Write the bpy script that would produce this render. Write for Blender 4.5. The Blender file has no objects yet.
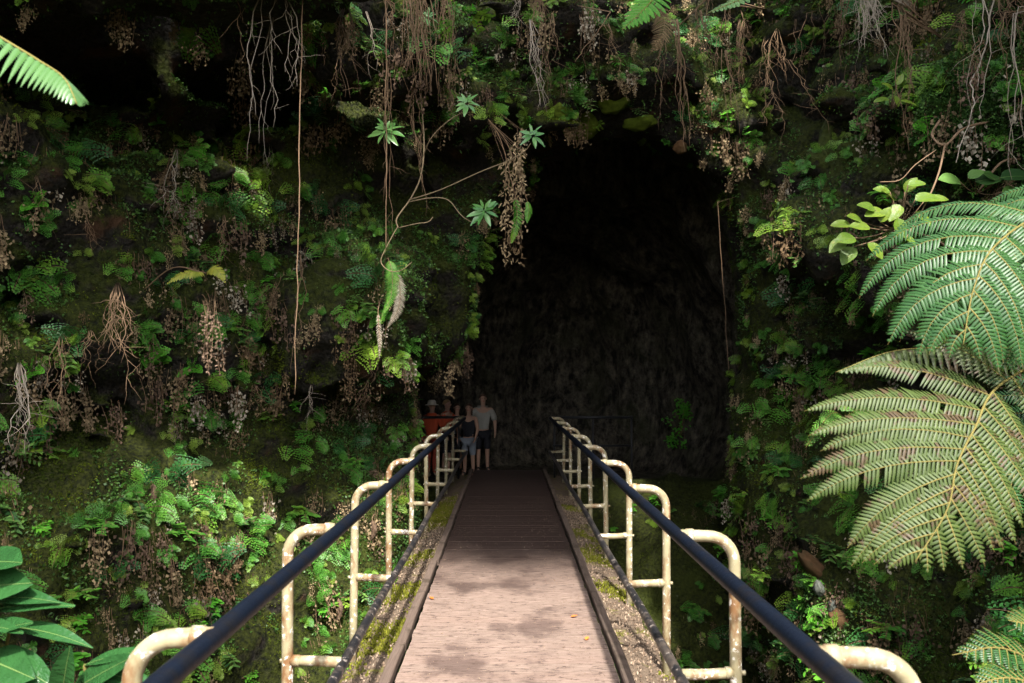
import bpy, math, random
import numpy as np
from mathutils import Vector, Matrix, Quaternion
from mathutils.bvhtree import BVHTree

random.seed(7); rng = np.random.default_rng(7)
scene = bpy.context.scene
col = scene.collection
R = math.radians
U = random.uniform

# ------------------------------------------------------------------ camera
EYE = Vector((0, 0, 1.75)); FPX = 796.0
PITCH = math.atan2(38.5, FPX); YAW = math.atan2(4, FPX)
camd = bpy.data.cameras.new('camera'); cam = bpy.data.objects.new('camera', camd); col.objects.link(cam)
cam.location = EYE; cam.rotation_euler = (R(90) + PITCH, 0, -YAW)
camd.sensor_width = 36; camd.lens = 28.0 * (FPX / 796.4); camd.clip_end = 2000; camd.clip_start = 0.05
camd.dof.use_dof = True; camd.dof.focus_distance = 7.0; camd.dof.aperture_fstop = 4.0
scene.camera = cam
CM = cam.rotation_euler.to_matrix()
def ray(px, py):
    return (CM @ Vector(((px - 512) / FPX, -(py - 341.5) / FPX, -1))).normalized()
def P(px, py, Y):                       # point at forward distance Y
    d = ray(px, py); return EYE + d * (Y / d.y)
def pix(p):
    q = CM.transposed() @ (Vector(p) - EYE)
    if q.z > -0.01: return (-9999, -9999)
    return (512 + FPX * q.x / -q.z, 341.5 - FPX * q.y / -q.z)

# ------------------------------------------------------------------ tagging
def tag(o, label=None, cat=None, group=None, kind=None):
    if label: o['label'] = label
    if cat: o['category'] = cat
    if group: o['group'] = group
    if kind: o['kind'] = kind
    return o
def empty(name, loc, rz=0, **k):
    o = bpy.data.objects.new(name, None); col.objects.link(o)
    o.location = loc; o.rotation_euler = (0, 0, rz); o.empty_display_size = .1
    return tag(o, **k)

# ------------------------------------------------------------------ materials
def newmat(name):
    m = bpy.data.materials.new(name); m.use_nodes = True
    nt = m.node_tree; nt.nodes.clear()
    out = nt.nodes.new('ShaderNodeOutputMaterial')
    return m, nt, out
class NT:
    def __init__(s, nt): s.nt = nt
    def n(s, t, **k):
        nd = s.nt.nodes.new(t)
        for a, v in k.items(): setattr(nd, a, v)
        return nd
    def set(s, sock, v):
        if hasattr(v, 'is_output') or isinstance(v, bpy.types.NodeSocket): s.nt.links.new(v, sock)
        else: sock.default_value = v
    def pos(s): return s.n('ShaderNodeNewGeometry').outputs['Position']
    def nrm(s): return s.n('ShaderNodeNewGeometry').outputs['Normal']
    def noise(s, vec, scale, detail=4, rough=.55, out='Fac', dist=0):
        nd = s.n('ShaderNodeTexNoise'); s.set(nd.inputs['Vector'], vec); nd.inputs['Scale'].default_value = scale
        nd.inputs['Detail'].default_value = detail; nd.inputs['Roughness'].default_value = rough; nd.inputs['Distortion'].default_value = dist
        return nd.outputs[out]
    def voro(s, vec, scale, out='Distance', feature='F1'):
        nd = s.n('ShaderNodeTexVoronoi', feature=feature); s.set(nd.inputs['Vector'], vec); nd.inputs['Scale'].default_value = scale
        return nd.outputs[out]
    def ramp(s, fac, *st):
        nd = s.n('ShaderNodeValToRGB'); s.set(nd.inputs[0], fac); e = nd.color_ramp.elements
        while len(e) < len(st): e.new(.5)
        for i, (p, c) in enumerate(st):
            e[i].position = p
            c = (c, c, c) if not isinstance(c, tuple) else c
            e[i].color = (*c, 1)
        return nd.outputs[0]
    def mix(s, f, a, b, mode='MIX'):
        nd = s.n('ShaderNodeMix', data_type='RGBA', blend_type=mode)
        s.set(nd.inputs[0], f); 
        for sock, v in ((nd.inputs[6], a), (nd.inputs[7], b)):
            if isinstance(v, tuple): v = (*v, 1)
            s.set(sock, v)
        return nd.outputs[2]
    def math(s, op, a, b=0.0, clamp=False):
        nd = s.n('ShaderNodeMath', operation=op); nd.use_clamp = clamp
        s.set(nd.inputs[0], a); s.set(nd.inputs[1], b); return nd.outputs[0]
    def scale(s, vec, v):
        nd = s.n('ShaderNodeMapping'); s.set(nd.inputs[0], vec); nd.inputs['Scale'].default_value = v; return nd.outputs[0]
    def sep(s, vec):
        nd = s.n('ShaderNodeSeparateXYZ'); s.set(nd.inputs[0], vec); return nd.outputs
    def attr(s, name):
        return s.n('ShaderNodeAttribute', attribute_name=name).outputs['Fac']
    def orand(s): return s.n('ShaderNodeObjectInfo').outputs['Random']
    def bump(s, h, strength=.5, dist=.02):
        nd = s.n('ShaderNodeBump'); s.set(nd.inputs['Height'], h); nd.inputs['Strength'].default_value = strength
        nd.inputs['Distance'].default_value = dist; return nd.outputs[0]
    def bsdf(s, colr, rough=.7, spec=.3, normal=None, metal=0):
        nd = s.n('ShaderNodeBsdfPrincipled')
        if isinstance(colr, tuple): colr = (*colr, 1)
        s.set(nd.inputs['Base Color'], colr); s.set(nd.inputs['Roughness'], rough)
        nd.inputs['Specular IOR Level'].default_value = spec; nd.inputs['Metallic'].default_value = metal
        if normal is not None: s.set(nd.inputs['Normal'], normal)
        return nd.outputs[0]

def leafmat(name, c1, c2, c3=None, rough=.45, trans=.25, spec=.35, blotch=None, bscale=25, bth=.56):
    """two to three leaf tints mixed by per-leaf value, per-plant value and position"""
    m, nt, out = newmat(name); t = NT(nt); pos = t.pos()
    f = t.math('ADD', t.math('MULTIPLY', t.attr('rnd'), .55), t.math('MULTIPLY', t.orand(), .45))
    c = t.mix(t.ramp(f, (.15, 0.0), (.85, 1.0)), c1, c2)
    if c3: c = t.mix(t.ramp(t.noise(pos, 1.3, 3), (.5, 0.0), (.62, 1.0)), c, c3)
    if blotch:
        b = t.ramp(t.noise(pos, bscale, 4, .65), (bth, 0.0), (bth + .05, 1.0))
        c = t.mix(b, c, blotch)
    nrm_ = None
    if 'glossy' in name or 'yellow_green' in name:
        nrm_ = t.bump(t.noise(t.scale(pos, (1, 1, 1.6)), 42, 3), .5, .012); c = t.mix(t.math('MULTIPLY', t.noise(pos, 14, 4), .6), c, tuple(x * 1.9 for x in c2))
    p = t.bsdf(c, rough, spec, nrm_)
    if trans:
        tr = t.n('ShaderNodeBsdfTranslucent'); nt.links.new(c, tr.inputs[0])
        mx = t.n('ShaderNodeMixShader'); mx.inputs[0].default_value = trans
        nt.links.new(p, mx.inputs[1]); nt.links.new(tr.outputs[0], mx.inputs[2]); p = mx.outputs[0]
    nt.links.new(p, out.inputs[0]); return m

M = {}
M['fern'] = leafmat('fern_green', (.03, .13, .016), (.12, .31, .035), (.18, .30, .028))
M['fern_dark'] = leafmat('fern_dark', (.02, .09, .022), (.045, .16, .035))
M['fern_yellow'] = leafmat('fern_yellow', (.17, .22, .02), (.34, .34, .05))
M['treefern'] = leafmat('tree_fern_leaf', (.022, .075, .018), (.052, .13, .032), None, .42, .28, .4)
M['treefern_old'] = leafmat('old_tree_fern_leaf', (.038, .062, .014), (.075, .105, .024), None, .5, .2, .3, (.06, .04, .018), 15, .545)
M['rib'] = leafmat('leaf_midrib', (.10, .17, .05), (.16, .24, .07))
M['ferny'] = leafmat('yellowish_fern', (.09, .17, .02), (.20, .30, .04))
M['silver'] = leafmat('silvery_leaf', (.04, .12, .02), (.075, .17, .045), None, .3, .25, .7)
M['treefern_dim'] = leafmat('sword_leaf', (.012, .055, .012), (.026, .09, .02), None, .4, .2, .4)
M['dead'] = leafmat('withered_leaf', (.07, .05, .028), (.33, .245, .14), (.13, .085, .045), .8, .1, .1)
M['dead_pale'] = leafmat('bleached_leaf', (.17, .145, .11), (.42, .37, .28), (.12, .10, .07), .8, .1, .1)
M['dead_red'] = leafmat('reddish_withered_leaf', (.07, .045, .03), (.17, .115, .08), None, .8, .1, .1)
M['glossy'] = leafmat('glossy_leaf', (.010, .04, .012), (.022, .075, .02), None, .2, .15, .6)
M['ohia'] = leafmat('pale_green_leaf', (.05, .17, .035), (.16, .33, .09), None, .3, .25, .5)
M['lime'] = leafmat('yellow_green_leaf', (.04, .10, .012), (.12, .18, .018), None, .4, .3, .4, (.28, .2, .03), 30, .62)
M['bright'] = leafmat('bright_leaf', (.06, .26, .02), (.12, .36, .03), None, .45, .3, .3)
M['moss'] = leafmat('moss', (.006, .012, .002), (.05, .078, .008), (.10, .13, .011), .9, .15, .1)
M['creeper'] = leafmat('creeper_leaf', (.012, .045, .01), (.13, .26, .05), None, .5, .2, .3)
M['litter'] = leafmat('leaf_litter', (.12, .07, .045), (.42, .33, .24), None, .8, .05, .2)
M['ledgemoss'] = leafmat('yellow_moss', (.055, .07, .008), (.16, .16, .018), None, .9, .1, .1)
M['canopy'] = leafmat('canopy_leaf', (.03, .09, .02), (.06, .14, .03))

def barkmat(name, a, b, sc=18):
    m, nt, out = newmat(name); t = NT(nt); pos = t.pos()
    n = t.noise(t.scale(pos, (1, 1, .35)), sc, 5)
    c = t.mix(t.math('ADD', t.math('MULTIPLY', n, .7), t.math('MULTIPLY', t.orand(), .35)), a, b)
    nt.links.new(t.bsdf(c, .85, .15, t.bump(n, .6, .01)), out.inputs[0]); return m
M['root'] = barkmat('root_bark', (.055, .034, .02), (.25, .165, .10))
M['root_pale'] = barkmat('pale_root_bark', (.17, .135, .10), (.42, .36, .29))
M['stem'] = barkmat('fern_stem', (.09, .075, .022), (.20, .17, .05))
M['twig'] = barkmat('twig', (.12, .09, .05), (.28, .21, .13))
M['stem_brown'] = barkmat('brown_stem', (.12, .07, .04), (.22, .15, .09))
M['bark'] = barkmat('bark', (.05, .04, .03), (.14, .11, .08), 8)

def cliffmat():
    m, nt, out = newmat('mossy_basalt'); t = NT(nt); pos = t.pos(); xyz = t.sep(pos); nz = t.sep(t.nrm())[2]
    big = t.noise(pos, .9, 4); med = t.noise(pos, 4.5, 6, .6); fine = t.noise(pos, 22, 6, .65); lump = t.voro(pos, 14)
    rock = t.mix(t.ramp(fine, (.35, 0.0), (.65, 1.0)), (.010, .009, .008), (.06, .05, .04))
    rock = t.mix(t.ramp(t.noise(pos, 2.2, 5), (.58, 0.0), (.68, 1.0)), rock, (.10, .05, .025))
    moss = t.mix(t.ramp(fine, (.35, 0.0), (.65, 1.0)), (.008, .011, .003), (.07, .085, .010))
    moss = t.mix(t.ramp(big, (.5, 0.0), (.66, 1.0)), moss, t.mix(fine, (.02, .028, .005), (.09, .115, .012)))
    mk = t.math('ADD', t.math('MULTIPLY', nz, .35), t.math('ADD', med, t.math('MULTIPLY', big, .35)))
    mk = t.ramp(mk, (.5, 0.0), (.68, 1.0))
    outside = t.mix(mk, rock, moss)
    outside = t.mix(t.ramp(t.noise(pos, 9, 5, .7), (.66, 0.0), (.72, .7)), outside, (.22, .22, .19))
    st = t.scale(pos, (1, 1, .55))
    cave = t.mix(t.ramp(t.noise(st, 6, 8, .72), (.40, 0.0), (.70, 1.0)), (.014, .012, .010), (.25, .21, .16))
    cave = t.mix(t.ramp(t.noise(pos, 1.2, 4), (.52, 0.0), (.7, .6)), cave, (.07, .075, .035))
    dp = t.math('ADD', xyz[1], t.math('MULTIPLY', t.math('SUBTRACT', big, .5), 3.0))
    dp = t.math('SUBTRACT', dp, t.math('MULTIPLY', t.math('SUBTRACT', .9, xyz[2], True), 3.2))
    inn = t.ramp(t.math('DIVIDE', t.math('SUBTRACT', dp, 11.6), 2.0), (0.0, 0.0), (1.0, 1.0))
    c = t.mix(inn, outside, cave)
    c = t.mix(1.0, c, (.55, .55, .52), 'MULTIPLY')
    h = t.math('ADD', t.math('MULTIPLY', fine, .7), t.math('ADD', t.math('MULTIPLY', lump, .5), t.math('MULTIPLY', med, 1.5)))
    h = t.math('ADD', h, t.math('MULTIPLY', t.noise(st, 8, 6, .65), .8))
    nt.links.new(t.bsdf(c, .85, .2, t.bump(h, 1.0, .05)), out.inputs[0]); return m
M['cliff'] = cliffmat()

def deckmat():
    m, nt, out = newmat('weathered_boards'); t = NT(nt); pos = t.pos(); xyz = t.sep(pos)
    grain = t.noise(t.scale(pos, (1.2, 24, 8)), 6, 6, .65)
    blot = t.noise(t.scale(pos, (1, .8, 1)), 1.7, 6, .62)
    c = t.mix(t.ramp(grain, (.3, 0.0), (.7, 1.0)), (.05, .033, .025), (.34, .25, .205))
    c = t.mix(t.math('MULTIPLY', t.attr('rnd'), .45), c, (.22, .15, .12))
    c = t.mix(t.ramp(blot, (.52, 0.0), (.62, .75)), c, (.07, .045, .038))
    spots = t.noise(t.scale(pos, (1, 2.4, 1)), 12, 5, .75)
    c = t.mix(t.ramp(spots, (.545, 0.0), (.61, .85)), c, (.055, .034, .027))
    damp_shade = t.ramp(t.math('ADD', t.math('DIVIDE', t.math('SUBTRACT', xyz[1], 6.4), 2.0), t.math('MULTIPLY', t.math('SUBTRACT', blot, .5), 1.6)), (0.0, 0.0), (1.0, .93))  # far boards: damp, with the shade towards the cave painted in too
    c = t.mix(damp_shade, c, (.030, .018, .015))
    nt.links.new(t.bsdf(c, t.mix(damp_shade, (.75,.75,.75), (.5,.5,.5)), .3, t.bump(t.math('ADD', grain, spots), .5, .006)), out.inputs[0]); return m
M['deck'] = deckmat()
def kerbmat():
    m, nt, out = newmat('kerb_timber'); t = NT(nt); pos = t.pos()
    g = t.noise(t.scale(pos, (20, 1, 20)), 5, 6, .6)
    c = t.mix(g, (.05, .034, .026), (.17, .125, .10))
    c = t.mix(t.ramp(t.noise(pos, 5, 5), (.55, 0.0), (.65, .7)), c, (.04, .03, .02))
    nt.links.new(t.bsdf(c, .8, .2, t.bump(g, .5, .008)), out.inputs[0]); return m
M['kerb'] = kerbmat()
def ledgemat():
    m, nt, out = newmat('dirty_ledge'); t = NT(nt); pos = t.pos()
    n = t.noise(pos, 30, 6, .7)
    c = t.mix(n, (.03, .02, .014), (.22, .165, .12))
    c = t.mix(t.ramp(t.noise(pos, 3.5, 6, .6), (.56, 0.0), (.66, .8)), c, t.mix(n, (.05, .06, .01), (.20, .19, .02)))
    nt.links.new(t.bsdf(c, .9, .1, t.bump(n, 1, .012)), out.inputs[0]); return m
M['ledge'] = ledgemat()
def paintmat(name, base, base2, rust, rough, spotc, worn_th=.6, gloss=.5, worn=(.3, .27, .24)):
    m, nt, out = newmat(name); t = NT(nt); pos = t.pos()
    n = t.noise(pos, 9, 6, .65); f = t.noise(pos, 60, 5, .7)
    c = t.mix(n, base, base2)
    c = t.mix(t.ramp(t.noise(t.scale(pos, (1, 1, .45)), 7.3, 6, .7), (.49, 0.0), (.62, .9)), c, rust)
    c = t.mix(t.ramp(t.noise(pos, 26, 6, .7), (worn_th, 0.0), (worn_th + .05, 1.0)), c, worn)
    c = t.mix(t.ramp(f, (.69, 0.0), (.73, .8)), c, spotc)
    r = t.math('ADD', rough, t.math('MULTIPLY', f, .25))
    nt.links.new(t.bsdf(c, r, gloss, t.bump(t.math('ADD', t.math('MULTIPLY', f, .5), n), .5, .004)), out.inputs[0]); return m
M['post'] = paintmat('weathered_cream_paint', (.12, .10, .045), (.42, .37, .235), (.15, .065, .022), .42, (.07, .05, .03), .57, .45, (.66, .63, .56))
M['rail'] = paintmat('black_rail_paint', (.003, .005, .010), (.006, .009, .017), (.009, .009, .011), .32, (.03, .03, .032), .70, .13)
M['lowrail'] = paintmat('worn_black_rail_paint', (.006, .006, .008), (.014, .014, .016), (.07, .055, .045), .35, (.16, .13, .11), .58, .5, (.20, .17, .15))
def simple(name, c, rough=.8, c2=None, sc=40):
    m, nt, out = newmat(name); t = NT(nt)
    cc = t.mix(t.noise(t.pos(), sc, 4), c, c2 or tuple(x * .75 for x in c))
    nt.links.new(t.bsdf(cc, rough, .25), out.inputs[0]); return m
M['skin'] = simple('skin', (.45, .27, .19), .6); M['hair_brown'] = simple('brown_hair', (.09, .05, .03)); M['hair_blond'] = simple('fair_hair', (.30, .19, .09))
M['red'] = simple('orange_red_cloth', (.62, .10, .04)); M['white'] = simple('white_cloth', (.34, .33, .29)); M['black'] = simple('dark_cloth', (.02, .02, .025))
M['navy'] = simple('navy_cloth', (.03, .035, .06)); M['hat'] = simple('pale_hat', (.55, .5, .42)); M['shoe'] = simple('shoe', (.08, .07, .06)); M['eye'] = simple('eye', (.02, .015, .01), .3)
M['bluewhite'] = simple('pale_blue_cloth', (.25, .28, .32)); M['redbrown'] = simple('dull_red_cloth', (.42, .07, .04))
M['iron'] = simple('dark_iron', (.018, .018, .02), .5); M['ground'] = simple('forest_soil', (.05, .035, .02), .9, (.04, .06, .015), 2)
M['rust_rock'] = simple('rusty_rock', (.15, .065, .03), .85, (.035, .035, .012), 9)
M['grey_rock'] = simple('lichen_grey_rock', (.16, .17, .15), .8, (.04, .045, .03), 22)
M['mossrock'] = simple('mossy_rock', (.15, .21, .015), .9, (.03, .04, .006), 26)

# ------------------------------------------------------------------ mesh builder
class G:
    def __init__(s): s.v = []; s.f = []; s.m = []; s.r = []
    def add(s, vs, fs, mi=0, r=None):
        b = len(s.v); r = random.random() if r is None else r
        s.v.extend(tuple(x) for x in vs); s.r.extend([r] * len(vs))
        for f in fs: s.f.append(tuple(b + i for i in f)); s.m.append(mi)
    def tube(s, pts, rad, n=6, mi=0, cap=True):
        pts = [Vector(p) for p in pts]; k = len(pts)
        if not hasattr(rad, '__len__'): rad = [rad] * k
        t0 = (pts[1] - pts[0]).normalized()
        a = t0.orthogonal().normalized(); vs = []
        for i in range(k):
            t = (pts[min(i + 1, k - 1)] - pts[max(i - 1, 0)])
            t = t.normalized() if t.length > 1e-9 else t0
            a = (a - t * a.dot(t))
            a = a.normalized() if a.length > 1e-6 else t.orthogonal().normalized()
            b = t.cross(a)
            for j in range(n):
                w = 2 * math.pi * j / n
                vs.append(pts[i] + (a * math.cos(w) + b * math.sin(w)) * rad[i])
        fs = [(i * n + j, i * n + (j + 1) % n, (i + 1) * n + (j + 1) % n, (i + 1) * n + j) for i in range(k - 1) for j in range(n)]
        if cap and n > 2: fs += [tuple(range(n))[::-1], tuple((k - 1) * n + j for j in range(n))]
        s.add(vs, fs, mi)
    def box(s, c, d, mi=0, r=None):
        x, y, z = c; a, b, h = d[0] / 2, d[1] / 2, d[2] / 2
        vs = [(x + i * a, y + j * b, z + k * h) for k in (-1, 1) for j in (-1, 1) for i in (-1, 1)]
        s.add(vs, [(0, 2, 3, 1), (4, 5, 7, 6), (0, 1, 5, 4), (2, 6, 7, 3), (0, 4, 6, 2), (1, 3, 7, 5)], mi, r)
    def pinnule(s, b, d, n, L, w, mi=0, r=None):   # folded narrow leaflet
        b = Vector(b); sd = d.cross(n).normalized() * (w / 2); up = n * (w * .18)
        m1 = b + d * L * .35; m2 = b + d * L * .72 - n * L * .06; tp = b + d * L - n * L * .14
        s.add([b - sd * .8, b + up, b + sd * .8, m1 - sd, m1 + up, m1 + sd, m2 - sd * .72, m2 + up * .6, m2 + sd * .72, tp],
              [(0, 1, 4, 3), (1, 2, 5, 4), (3, 4, 7, 6), (4, 5, 8, 7), (6, 7, 9), (7, 8, 9)], mi, r)
    def leaf(s, b, d, n, L, w, segs=6, droop=.25, fold=.25, mi=0, r=None, sharp=1.0, wave=0, rib=False):
        b = Vector(b); d = Vector(d).normalized(); n = Vector(n); n = (n - d * n.dot(d)).normalized(); sd = d.cross(n)
        vs = []; ph = U(0, 6)
        for i in range(segs + 1):
            t = i / segs; c = b + d * (L * t * (1 - .15 * droop * t)) - n * (droop * L * t * t)
            ww = w / 2 * (math.sin(math.pi * min(1, t ** .8)) ** sharp if t < 1 else 0) + (.02 * w if 0 < t < 1 else .004)
            wv = wave * w * math.sin(t * 9 + ph)
            vs += [c - sd * ww + n * (fold * ww + wv), c, c + sd * ww + n * (fold * ww - wv)]
        fs = []
        for i in range(segs):
            a = i * 3; fs += [(a, a + 1, a + 4, a + 3), (a + 1, a + 2, a + 5, a + 4)]
        s.add(vs, fs, mi, r)
        if rib:
            rv = []
            for i in range(segs + 1):
                c = Vector(vs[i * 3 + 1]); w_ = w * .022 * (1 - .7 * i / segs)
                rv += [c - sd * w_ + n * (fold * w_ + .0012), c + sd * w_ + n * (fold * w_ + .0012)]
            s.add(rv, [(i * 2, i * 2 + 1, i * 2 + 3, i * 2 + 2) for i in range(segs)], 1, r)
    def build(s, name, mats, parent=None, smooth=True, loc=None):
        me = bpy.data.meshes.new(name); me.from_pydata(s.v, [], s.f)
        mats = mats if isinstance(mats, (list, tuple)) else [mats]
        for m in mats: me.materials.append(m)
        me.polygons.foreach_set('material_index', s.m)
        if smooth: me.polygons.foreach_set('use_smooth', [True] * len(s.f))
        a = me.attributes.new('rnd', 'FLOAT', 'POINT'); a.data.foreach_set('value', s.r)
        me.update()
        o = bpy.data.objects.new(name, me); col.objects.link(o)
        if parent: o.parent = parent
        if loc is not None: o.location = loc
        return o
def npmesh(name, verts, faces, mat, smooth=False, rnd=None):
    me = bpy.data.meshes.new(name); k = faces.shape[1]
    me.vertices.add(len(verts)); me.vertices.foreach_set('co', verts.astype(np.float32).ravel())
    me.loops.add(faces.size); me.loops.foreach_set('vertex_index', faces.astype(np.int32).ravel())
    me.polygons.add(len(faces)); me.polygons.foreach_set('loop_start', np.arange(0, faces.size, k, dtype=np.int32))
    try: me.polygons.foreach_set('loop_total', np.full(len(faces), k, dtype=np.int32))
    except Exception: pass
    if smooth: me.polygons.foreach_set('use_smooth', np.ones(len(faces), bool))
    if rnd is not None:
        a = me.attributes.new('rnd', 'FLOAT', 'POINT'); a.data.foreach_set('value', rnd.astype(np.float32))
    me.materials.append(mat); me.update(calc_edges=True); me.validate()
    o = bpy.data.objects.new(name, me); col.objects.link(o); return o

# ------------------------------------------------------------------ cliff by distance field
H = .1
X0, X1, Y0, Y1, Z0, Z1 = -8.2, 7.2, -8.2, 22.0, -4.2, 8.6
xs = np.arange(X0, X1, H); ys = np.arange(Y0, Y1, H); zs = np.arange(Z0, Z1, H)
nx, ny, nzn = len(xs), len(ys), len(zs)
def poly_sd(poly, A, B):      # positive inside
    d = np.full(A.shape, 1e9); ins = np.zeros(A.shape, bool); n = len(poly)
    for i in range(n):
        ax, ay = poly[i]; bx, by = poly[(i + 1) % n]
        ex, ey = bx - ax, by - ay
        t = np.clip(((A - ax) * ex + (B - ay) * ey) / (ex * ex + ey * ey), 0, 1)
        d = np.minimum(d, np.hypot(A - ax - t * ex, B - ay - t * ey))
        if ay != by:
            c = ((ay > B) != (by > B)) & (A < ex * (B - ay) / ey + ax); ins ^= c
    return np.where(ins, d, -d)
def vnoise(x, y, z, seed):
    r = np.random.default_rng(seed); L = r.random((32, 32, 32)).astype(np.float32)
    xi = np.floor(x).astype(int); yi = np.floor(y).astype(int); zi = np.floor(z).astype(int)
    fx, fy, fz = x - xi, y - yi, z - zi
    fx = fx * fx * (3 - 2 * fx); fy = fy * fy * (3 - 2 * fy); fz = fz * fz * (3 - 2 * fz)
    x0, y0, z0 = xi & 31, yi & 31, zi & 31; x1, y1, z1 = (xi + 1) & 31, (yi + 1) & 31, (zi + 1) & 31
    def lerp(a, b, t): return a + (b - a) * t
    return lerp(lerp(lerp(L[x0, y0, z0], L[x1, y0, z0], fx), lerp(L[x0, y1, z0], L[x1, y1, z0], fx), fy),
                lerp(lerp(L[x0, y0, z1], L[x1, y0, z1], fx), lerp(L[x0, y1, z1], L[x1, y1, z1], fx), fy), fz) * 2 - 1
PLAN = [(-4.6, -7), (-5.3, 2.5), (-5.1, 6.2), (-3.9, 8.6), (-2.3, 10.3), (-.8, 11.2), (3.2, 11.2), (4.0, 9.6), (4.5, 7), (4.5, 3), (4.3, -7)]
XX, YY = np.meshgrid(xs, ys, indexing='ij')
pit2 = poly_sd(PLAN, XX, YY)
MOUTH_PX = [(412, 700), (414, 450), (411, 385), (440, 366), (462, 335), (470, 290), (472, 240), (498, 195), (535, 158), (590, 136), (640, 131),
            (692, 152), (724, 185), (742, 235), (754, 300), (752, 360), (738, 420), (735, 500), (760, 700)]
MOUTH = [tuple(np.array(P(a, b, 11.4))[[0, 2]]) for a, b in MOUTH_PX]
XZ, ZX = np.meshgrid(xs, zs, indexing='ij')
mouth2 = poly_sd(MOUTH, XZ, ZX)
X3 = xs[:, None, None]; Y3 = ys[None, :, None]; Z3 = zs[None, None, :]
Zs = np.minimum(np.maximum(1.2 - Z3, 0), 4)
pit = pit2[:, :, None] - .38 * Zs - .16 * np.maximum(Z3 - 4.2, 0) * (Y3 > 3) + .0 * X3
mouth = np.minimum(mouth2[:, None, :] + .28 * np.maximum(Y3 - 11.4, 0), np.minimum(Y3 - 8.5, 14.5 - Y3))
def ell(cx, cy, cz, rx, ry, rz):
    q = np.sqrt(((X3 - cx) / rx) ** 2 + ((Y3 - cy) / ry) ** 2 + ((Z3 - cz) / rz) ** 2)
    return (1 - q) * min(rx, ry, rz)
def caps(a, b, r):
    ax, ay, az = a; bx, by, bz = b; ex, ey, ez = bx - ax, by - ay, bz - az
    t = np.clip(((X3 - ax) * ex + (Y3 - ay) * ey + (Z3 - az) * ez) / (ex * ex + ey * ey + ez * ez), 0, 1)
    return r - np.sqrt((X3 - ax - t * ex) ** 2 + (Y3 - ay - t * ey) ** 2 + (Z3 - az - t * ez) ** 2)
def smax(a, b, k=.35):
    h = np.clip(.5 + .5 * (a - b) / k, 0, 1); return b * (1 - h) + a * h + k * h * (1 - h)
f = smax(pit, mouth, .25)
f = smax(f, ell(1.2, 15.2, 1.6, 3.4, 4.4, 3.7), .4)
f = smax(f, caps((-.2, 17.0, 1.2), (-7.5, 18.6, .8), 1.9), .4)
# hollows cut under ledges, and bosses that stand out
def hollow(px, py, Y, rx, ry, rz):
    global f
    c = P(px, py, Y); f = smax(f, ell(c.x, c.y, c.z, rx, ry, rz), .2)
def boss(px, py, Y, rx, ry, rz):
    global f
    c = P(px, py, Y); f = -smax(-f, ell(c.x, c.y, c.z, rx, ry, rz), .3)
boss(110, -30, 6.9, 2.3, 1.3, .7)
boss(330, 60, 9.0, 1.2, .9, .5)
boss(360, 330, 9.9, .9, .8, .9)
boss(975, 135, 7.6, .9, 1.1, .75)
boss(850, 250, 8.8, .7, .8, 1.2)
boss(560, 75, 10.6, 1.2, .8, .5)
boss(455, 125, 10.3, .5, .9, .22)
for a in ((110, 78, 7.7, 1.5, 1.1, .48), (235, 115, 8.6, .7, 1.2, .35), (430, 190, 11.0, .6, .8, .45), (110, 296, 7.6, .55, .8, .28), (80, 435, 7.4, .55, .8, .3),
          (780, 110, 10.2, .6, 1.0, .45), (860, 120, 9.0, .5, .9, .4), (290, 95, 9.6, .6, .9, .3), (20, 250, 6.8, .5, .7, .5), (270, 640, 7.3, .5, .8, 1.0),
          (310, 300, 9.9, .35, .6, .2), (215, 170, 8.6, .5, .6, .14), (800, 330, 9.4, .35, .6, .5), (60, 600, 6.3, .4, .5, .3), (750, 560, 9.3, .8, .8, .7)):
    hollow(*a)
f = smax(f, np.minimum(Z3 - 3.9 + 0 * X3, .8 - Y3 - .35 * np.maximum(5.5 - Z3, 0)), .4)
fl = np.where(Y3 < 0, -3.1 + 3.0 * np.clip(-Y3 / 1.6, 0, 1), -3.1 + 3.0 * np.clip((Y3 - 11.0) / 3.6, 0, 1)) + 0 * X3 - .03 - .16 * np.clip((Y3 - 15.2) / .6, 0, 1)
f = np.minimum(f, (Z3 - fl) * .85)
band = np.abs(f) < 1.3
ii = np.nonzero(band); x = xs[ii[0]]; y = ys[ii[1]]; z = zs[ii[2]]
ins = np.clip((y - 11.5) / 1.5, 0, 1)
n = .36 * vnoise(x * .55, y * .55, z * .8, 1) + .24 * vnoise(x * 1.2 + 9, y * 1.2, z * 1.9, 2)
n += .20 * vnoise(x * 2.4, y * 2.4 + 5, z * 3.6, 3) + .15 * vnoise(x * 4.9, y * 4.9, z * 6.6 + 3, 4)
rk = .30 * vnoise(x * .7, y * .7, z * .45, 5) + .2 * vnoise(x * 2.0, y * 2.0, z * .8, 6) + .12 * vnoise(x * 4.2, y * 4.2, z * 1.6, 7)
onfloor = np.clip(1 - (z - (-.12)) / .7, 0, 1) * (y > 13.5)
nn = (n * (1 - ins) + rk * ins) * (1 - .85 * onfloor)
f[ii] += nn
# the lip of the cave mouth follows its own outline
lipn = np.zeros_like(f); lipn[ii] = .13 * vnoise(x * 2.2, y * 2.2, z * 2.2, 11) + .07 * vnoise(x * 5, y * 5, z * 5, 12)
up_ = (Z3 > -.6)
lip = np.maximum(np.abs(Y3 - 11.35) - .45, mouth2[:, None, :]) + lipn
f = np.where(up_, np.minimum(f, lip), f)
f = np.maximum(f, np.minimum(np.minimum(mouth2[:, None, :] - .09, 1.6 - np.abs(Y3 - 10.6)), Z3 + .6) + lipn)
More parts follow.
